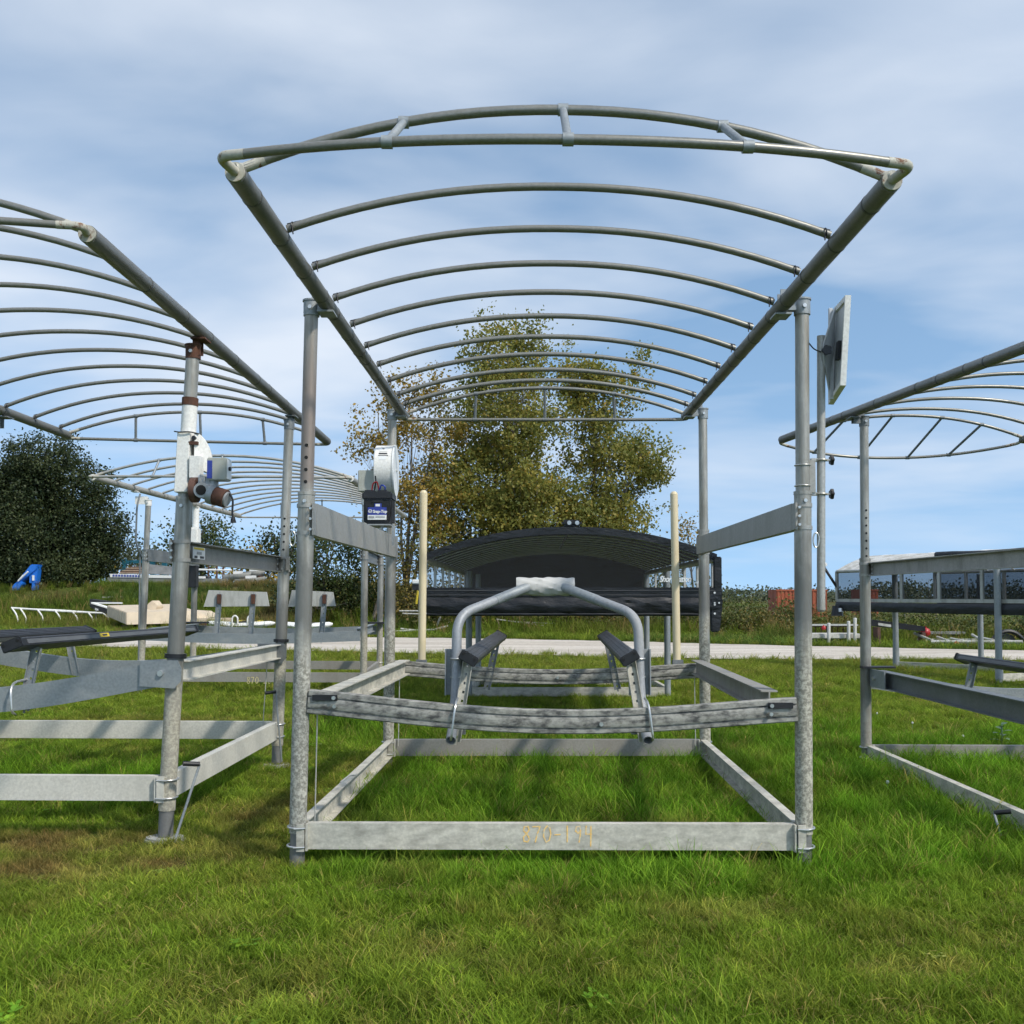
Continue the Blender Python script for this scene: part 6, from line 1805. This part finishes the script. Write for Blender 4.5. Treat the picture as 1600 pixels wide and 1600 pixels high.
def flatbed():
    b = P(250, 912, 58); z0 = gz(b.x, b.y)
    root = thing('flatbed_trailer', (b.x, b.y, z0), 'long grey flatbed trailer stacked with lumber in front of the teal frame', 'trailer')
    q = lambda px, py, o=0: P(px, py, 58 + o)
    MB().prism([q(168, 902), q(345, 904), q(345, 911), q(168, 909)], (0, 2.4, 0)).build('deck', M['grey_steel'], root)
    MB().prism([q(172, 896.5, -.05), q(318, 900.5, -.05), q(318, 904, -.05), q(172, 902, -.05)], (0, .4, 0)).build('side_rail', M['white'], root)
    for k in range(10):
        px = 176 + k * 4.4
        MB().prism([q(px, 897.6 + .11 * k, -.08), q(px + 2.8, 897.7 + .11 * k, -.08), q(px + 2.8, 900.6 + .11 * k, -.08), q(px, 900.5 + .11 * k, -.08)], (0, .02, 0)).build('reflector', M['blue_label'], root)
    for px in (182, 200, 300, 322):
        t = q(px, 912, 1.0); MB().tube([t + V((0, -.4, 0)), t + V((0, -.1, 0))], .45, 16).build('wheel', M['black'], root)
    for px in (176, 190, 260, 336):
        t = q(px, 910, .6); MB().box(V((t.x, t.y, (t.z + z0) / 2)), (.2, .3, max(.1, t.z - z0))).build('leg', M['black'], root)
    return root
flatbed()
def lumber_stack():
    b = P(210, 897, 58.6)
    root = thing('lumber_stack', b, 'stack of tan planks lying on the grey flatbed trailer', 'lumber')
    for k in range(6):
        y = 896 - k * 1.9; x0 = 186 + 3 * k + random.uniform(-2, 2); x1 = 232 - random.uniform(0, 6)
        MB().prism([P(x0, y, 58.4), P(x1, y, 58.4), P(x1, y - 1.5, 58.4), P(x0, y - 1.5, 58.4)], (0, 1.4, 0)).build('plank', M['lumber'] if k % 2 == 0 else M['brown_steel'], root)
lumber_stack()
def grey_beam():
    b = P(260, 897, 58.6)
    o = MB().prism([P(226, 896, 58.5), P(226, 881, 58.5), P(300, 889, 58.5), P(300, 900, 58.5)], (0, .8, 0)).build('steel_girder', M['grey_steel'], None, loc=b)
    tag(o, 'deep grey steel girder lying on the flatbed trailer', 'girder')
grey_beam()
def teal_frame():
    b = P(215, 905, 66); z0 = gz(b.x, b.y)
    root = thing('steel_gantry', (b.x, b.y, z0), 'teal painted steel gantry frame beyond the flatbed trailer', 'gantry')
    q = lambda px, py, o=0: P(px, py, 66 + o)
    MB().prism([q(180, 872), q(182, 871), q(195, 876), q(258, 873), q(258, 878), q(195, 881)], (0, .3, 0)).build('crossbeam', M['teal'], root)
    MB().prism([q(232, 870), q(258, 871), q(258, 874), q(232, 873)], (0, .3, .0)).build('top_beam', M['teal'], root)
    for px in (177, 193, 238, 256):
        t = q(px, 874); MB().box(V((t.x, t.y + .15, (t.z + z0) / 2)), (.28, .28, t.z - z0)).build('column', M['teal'], root)
teal_frame()
def container(px0, px1, Y, lab):
    A, B = P(px0, 921, Y), P(px1, 921, Y)
    z0 = A.z - 2.6
    root = thing('shipping_container', ((A.x + B.x) / 2, Y, 0), lab, 'container', 'orange containers beyond the bushes')
    body = MB().box(((A.x + B.x) / 2, Y + 1.2, z0 + 1.3), (B.x - A.x, 2.4, 2.6)).build('body', M['cont'], root)
    n = int((B.x - A.x) / .28)
    mb = MB()
    for k in range(n):
        x = A.x + .14 + k * (B.x - A.x - .28) / max(1, n - 1)
        o = MB().box((x, Y - .02, z0 + 1.3), (.13, .05, 2.3)).build('corrugation', M['cont'], body)
    for z in (z0 + .08, z0 + 2.54): MB().box(((A.x + B.x) / 2, Y - .03, z), (B.x - A.x + .05, .09, .13)).build('frame_rail', M['cont'], body)
    MB().box(((A.x + B.x) / 2, Y + 1.2, z0 / 2), (B.x - A.x - .5, 2.2, max(.05, z0))).build('footing', M['grey_steel'], root)
container(1213, 1292, 75, 'orange shipping container beyond the bushes behind the front right post')
container(1345, 1372, 82, 'orange shipping container seen through the tinted window')
def scrap_boat(px, py, Y, w, lab, rot=0.0):
    c = P(px, py, Y); z0 = gz(c.x, c.y)
    root = thing('scrap_boat', (c.x, c.y, z0), lab, 'boat', 'scrap boats by the golden bush')
    L = w * Y / F_PX; d = V((math.cos(rot), math.sin(rot), .06)).normalized()
    hull = []
    vs, fs = [], []; n, K = 10, 9
    for i in range(n + 1):
        t = i / n; wd = .55 * (1 - max(0, (t - .45) / .55) ** 2.2) + .02
        cc = c + d * ((t - .5) * L) + V((0, 0, .18 * max(0, t - .5) ** 2 * 2))
        for k in range(K):
            a = math.pi + math.pi * k / (K - 1)
            vs.append(cc + V((-d.y, d.x, 0)) * (wd * math.cos(a)) + V((0, 0, .42 * math.sin(a) * (.4 + wd))))
    for i in range(n):
        for k in range(K - 1): fs.append((i * K + k, i * K + k + 1, (i + 1) * K + k + 1, (i + 1) * K + k))
    MB().add(vs, fs, True).build('hull', M['wood_grey'], root)
    MB().box(c + V((0, 0, .06)), (L * .3, .7, .22), (d, V((-d.y, d.x, 0)), V((0, 0, 1)))).build('console', M['white'], root)
    for s in (-.3, .3):
        q = c + d * (s * L); MB().box(V((q.x, q.y, (q.z - .3 + z0) / 2)), (.12, .8, max(.1, q.z - .3 - z0))).build('rack_leg', M['brown_steel'], root)
scrap_boat(372, 897, 60, 40, 'grey scrap boat hull on a rack, lowest of the pile', .1)
scrap_boat(398, 893, 61, 34, 'pale grey boat hull above the rack by the golden bush', -.15)
scrap_boat(392, 904, 58.5, 44, 'long grey boat hull nearest the brown weeds', .05)
def rack():
    q = lambda px, py: P(px, py, 60)
    b = q(345, 910); z0 = gz(b.x, b.y)
    root = thing('storage_rack', (b.x, b.y, z0), 'rusty brown steel storage rack with white rails beyond the far lift', 'rack')
    for px in (326, 339, 349):
        t = q(px, 880); MB().box(V((t.x, t.y, (t.z + z0) / 2)), (.09, .09, t.z - z0)).build('upright', M['brown_steel'], root)
    for py in (890, 909): MB().tube([q(310, py), q(362, py + 1)], .06, 8).build('shelf_rail', M['white'], root)
rack()
def dock_sections():
    for i, (x0, x1, y, Y, lab) in enumerate(((235, 320, 933, 53, 'grey dock deck section lying in the weeds behind the raft'), (160, 218, 933, 53, 'pile of grey dock planks in weeds above the trailer'))):
        A, B = P(x0, y, Y), P(x1, y, Y); z0 = gz(A.x, A.y)
        root = thing('dock_section', ((A.x + B.x) / 2, Y, z0), lab, 'dock')
        n = 12
        for k in range(n):
            c = A.lerp(B, (k + .5) / n)
            MB().box((c.x, Y + .7, A.z + random.uniform(-.02, .02)), ((B.x - A.x) / n * .88, 1.5, .06)).build('plank', M['wood_grey'], root)
        for dy in (.1, 1.3): MB().box(((A.x + B.x) / 2, Y + dy, A.z - .10), (B.x - A.x, .08, .13)).build('stringer', M['black'], root)
        for s in (.1, .9):
            c = A.lerp(B, s); MB().box((c.x, Y + .7, (z0 + A.z - .16) / 2), (.12, 1.0, max(.06, A.z - .16 - z0))).build('block', M['brown_steel'], root)
dock_sections()
# bundles of white pipe behind the middle lift
def pipe(name, p, q, r, mat, lab, group):
    c = (V(p) + V(q)) / 2
    o = MB().tube([p, q], r, 8).build(name, mat, None, loc=c)
    tag(o, lab, 'pipe', group)
PG = 'pipes dumped in the scrub'
for i, (a, b, r, lab) in enumerate((((590, 982), (683, 978), .04, 'longest pale pipe low in the heap left of the guide pole'), ((626, 977), (680, 983), .045, 'pale red pipe slanting down in the heap'), ((648, 986), (700, 973), .05, 'thick white pipe slanting up behind the guide pole'),
                               ((624, 949), (656, 949), .03, 'white pipe held level above the heap, upper one'), ((629, 953), (660, 954), .03, 'white pipe held level above the heap, lower one'), ((683, 972), (688, 958), .04, 'short white pipe standing up in the heap'),
                               ((777, 963), (786, 990), .035, 'tan stake leaning under the black canopy'), ((818, 962), (820, 986), .03, 'pale stake upright under the black canopy'), ((775, 962), (850, 972), .025, 'thin pale pipe lying under the black canopy, upper one'), ((800, 966), (872, 969), .025, 'thin pale pipe lying under the black canopy, lower one'))):
    pipe('pipe', P(a[0], a[1], 41.2 + .1 * i) - V((0, 0, .15)), P(b[0], b[1], 41.0 + .1 * i) - V((0, 0, .15)), r, M['white_dirty'] if 'stake' not in lab else M['lumber'], lab, PG)
# right side clutter beyond the road
def right_clutter():
    for px, y0, y1, lab in ((1295, 978, 1008, 'tall white dock post beside the orange red float, left of three'), (1326, 975, 993, 'short white dock post, middle of three'), (1336, 970, 1008, 'tall white dock post, right of three')):
        Y = 33.0; t, b = P(px, y0 - 4, Y), P(px, y1, Y); b.z = min(b.z, gz(b.x, b.y))
        o = MB().tube([b, t], .055, 10).tube([t, t + V((0, 0, .015))], [.055, .03], 10).build('dock_post', M['white_dirty'], None, loc=b)
        tag(o, lab, 'post', 'white dock posts')
    q = P(1293, 995, 33.4)
    root = thing('floating_dock', (q.x + .5, q.y, 0), 'low white float dock section around the white posts', 'dock')
    A, B = P(1266, 999, 33.2), P(1345, 999, 33.2)
    MB().box(((A.x + B.x) / 2, 33.6, .28), (B.x - A.x, .9, .16)).build('deck', M['white_dirty'], root, bev=.02)
    for x in np.linspace(A.x + .15, B.x - .15, 5): MB().box((x, 33.6, .12), (.24, .8, .18)).build('float', M['black'], root)
    A, B = P(1266, 984, 35), P(1335, 984, 35)
    root = thing('wire_crate', ((A.x + B.x) / 2, 35, 0), 'rusty wire crate behind the white dock posts', 'crate')
    for z in (.05, .3, .55): MB().box(((A.x + B.x) / 2, 35, z), (B.x - A.x, .03, .03)).build('wire_rail', M['brown_steel'], root)
    for x in np.linspace(A.x, B.x, 9): MB().box((x, 35.02, .3), (.03, .02, .55)).build('wire_bar', M['brown_steel'], root)
    MB().box(((A.x + B.x) / 2, 35, .60), (B.x - A.x + .1, .5, .05)).build('lid', M['wood_grey'], root)
    def ballthing(px, py, Y, r, mat, lab, name='float_ball'):
        c = P(px, py, Y); c.z = max(c.z, r)
        root = thing(name, (c.x, c.y, c.z - r), lab, 'float')
        MB().ball(c, r, 14).build('body', mat, root)
        MB().tube([c + V((0, 0, r * .9)), c + V((0, 0, r * 1.25))], r * .2, 8).build('eyelet', mat, root)
    ballthing(1446, 988, 33, .16, M['red'], 'bright red round float in the clutter beyond the road')
    ballthing(1287, 981, 34, .08, M['red'], 'small red float behind the white dock posts')
    ballthing(1494, 1006, 31.5, .08, M['cont'], 'small orange float half hidden in weeds')
    # black ramp
    A, B = P(1362, 968, 33), P(1446, 984, 32.4)
    root = thing('loading_ramp', ((A.x + B.x) / 2, 32.7, 0), 'long black loading ramp propped on its side', 'ramp')
    MB().prism([P(1362, 968, 33), P(1446, 979, 32.4), P(1446, 987, 32.4), P(1362, 978, 33)], (.1, .5, 0)).build('deck', M['black'], root)
    MB().prism([P(1372, 973, 32.9), P(1392, 976, 32.8), P(1392, 980, 32.8), P(1372, 977, 32.9)], (0, -.02, 0)).build('sticker', M['white_dirty'], root)
    for px, py in ((1370, 980), (1440, 988)):
        t = P(px, py, 32.9); MB().box((t.x, t.y, t.z / 2), (.1, .4, max(.05, t.z))).build('support', M['brown_steel'], root)
    A, B = P(1450, 989, 34), P(1508, 990, 34)
    o = MB().box(((A.x + B.x) / 2, 34.2, A.z), (B.x - A.x, .5, .08)).box(((A.x + B.x) / 2, 34.2, A.z / 2), (.3, .3, A.z)).build('steel_plank', M['grey_steel'], None, loc=((A.x + B.x) / 2, 34.2, 0))
    tag(o, 'grey steel plank lying level behind the red float', 'plank')
    # white trailer frame with crossing bars
    A, B = P(1455, 1003, 32), P(1598, 1003, 30.6)
    root = thing('boat_trailer', ((A.x + B.x) / 2, 31.4, 0), 'white painted boat trailer frame lying low in the far right weeds', 'trailer')
    for dy in (0, 1.1):
        MB().tube([A + V((0, dy, 0)), B + V((0, dy, 0))], .055, 8).build('frame_rail', M['white_dirty'], root)
    for t in np.linspace(.05, .95, 6):
        c = A.lerp(B, t); MB().tube([c, c + V((random.uniform(-.3, .3), 1.1, random.uniform(0, .3)))], .045, 8).build('cross_bar', M['white_dirty'], root)
        MB().tube([c, V((c.x, c.y, gz(c.x, c.y)))], .04, 6).build('leg', M['galv_dark'], root)
    q = P(1575, 1000, 31.5)
    fe = thing('wheel_fender', (q.x, q.y, 0), 'black fender arch over the white trailer at far right', 'fender')
    MB().tube(arc(q + V((-.5, 0, 0)), q + V((.5, 0, 0)), .28, 12), .07, 8).build('arch', M['black'], fe)
    MB().tube([q + V((0, .05, -.08)), q + V((0, .25, -.08))], .28, 18).build('wheel', M['black'], fe)
    MB().tube([q + V((0, .0, -.08)), V((q.x, q.y, 0))], .04, 8).build('stand', M['galv_dark'], fe)
right_clutter()
# weed plant and dandelion clocks in the lawn
def milkweed():
    b = P(1566, 1166, 10.6); b.z = 0
    root = thing('milkweed_plant', b, 'pale green broadleaf milkweed plant standing in the grass at right', 'plant')
    MB().tube([b, b + V((0, 0, .26))], .008, 6).build('stem', M['pale_green'], root)
    for k in range(9):
        a = k * 2.4; z = .06 + .024 * k; L = .16 - .008 * k
        d = V((math.cos(a), math.sin(a), .35 + .06 * k)).normalized(); s = d.cross(V((0, 0, 1))).normalized()
        p0 = b + V((0, 0, z)); vs = []
        for t, w in ((0, .1), (.25, .8), (.55, 1), (.8, .65), (1, .05)):
            c = p0 + d * (L * t) + V((0, 0, -.10 * t * t * L * 4))
            vs += [c - s * (.034 * w), c + V((0, 0, -.006)), c + s * (.034 * w)]
        MB().add(vs, [(3 * i + j, 3 * i + j + 1, 3 * i + j + 4, 3 * i + j + 3) for i in range(4) for j in range(2)], True).build('leaf', M['pale_green'], root)
milkweed()
for i, (px, py, lab) in enumerate(((1370, 1117, 'white dandelion seed head right of the dimpled post'), (1425, 1133, 'white dandelion seed head farther right of the dimpled post'), (1504, 1155, 'white dandelion seed head left of the milkweed'), (1386, 1232, 'white dandelion seed head below the lifting handle'))):
    q = P(px, py, CAMH * F_PX / (py - HOR + 12)); q.z = 0
    root = thing('dandelion', q, lab, 'dandelion', 'dandelion seed heads')
    MB().tube([q, q + V((.005, 0, .12))], .003, 5).build('stem', M['pale_green'], root)
    MB().ball(q + V((.005, 0, .13)), .014, 8).build('seed_head', M['seedhead'], root)
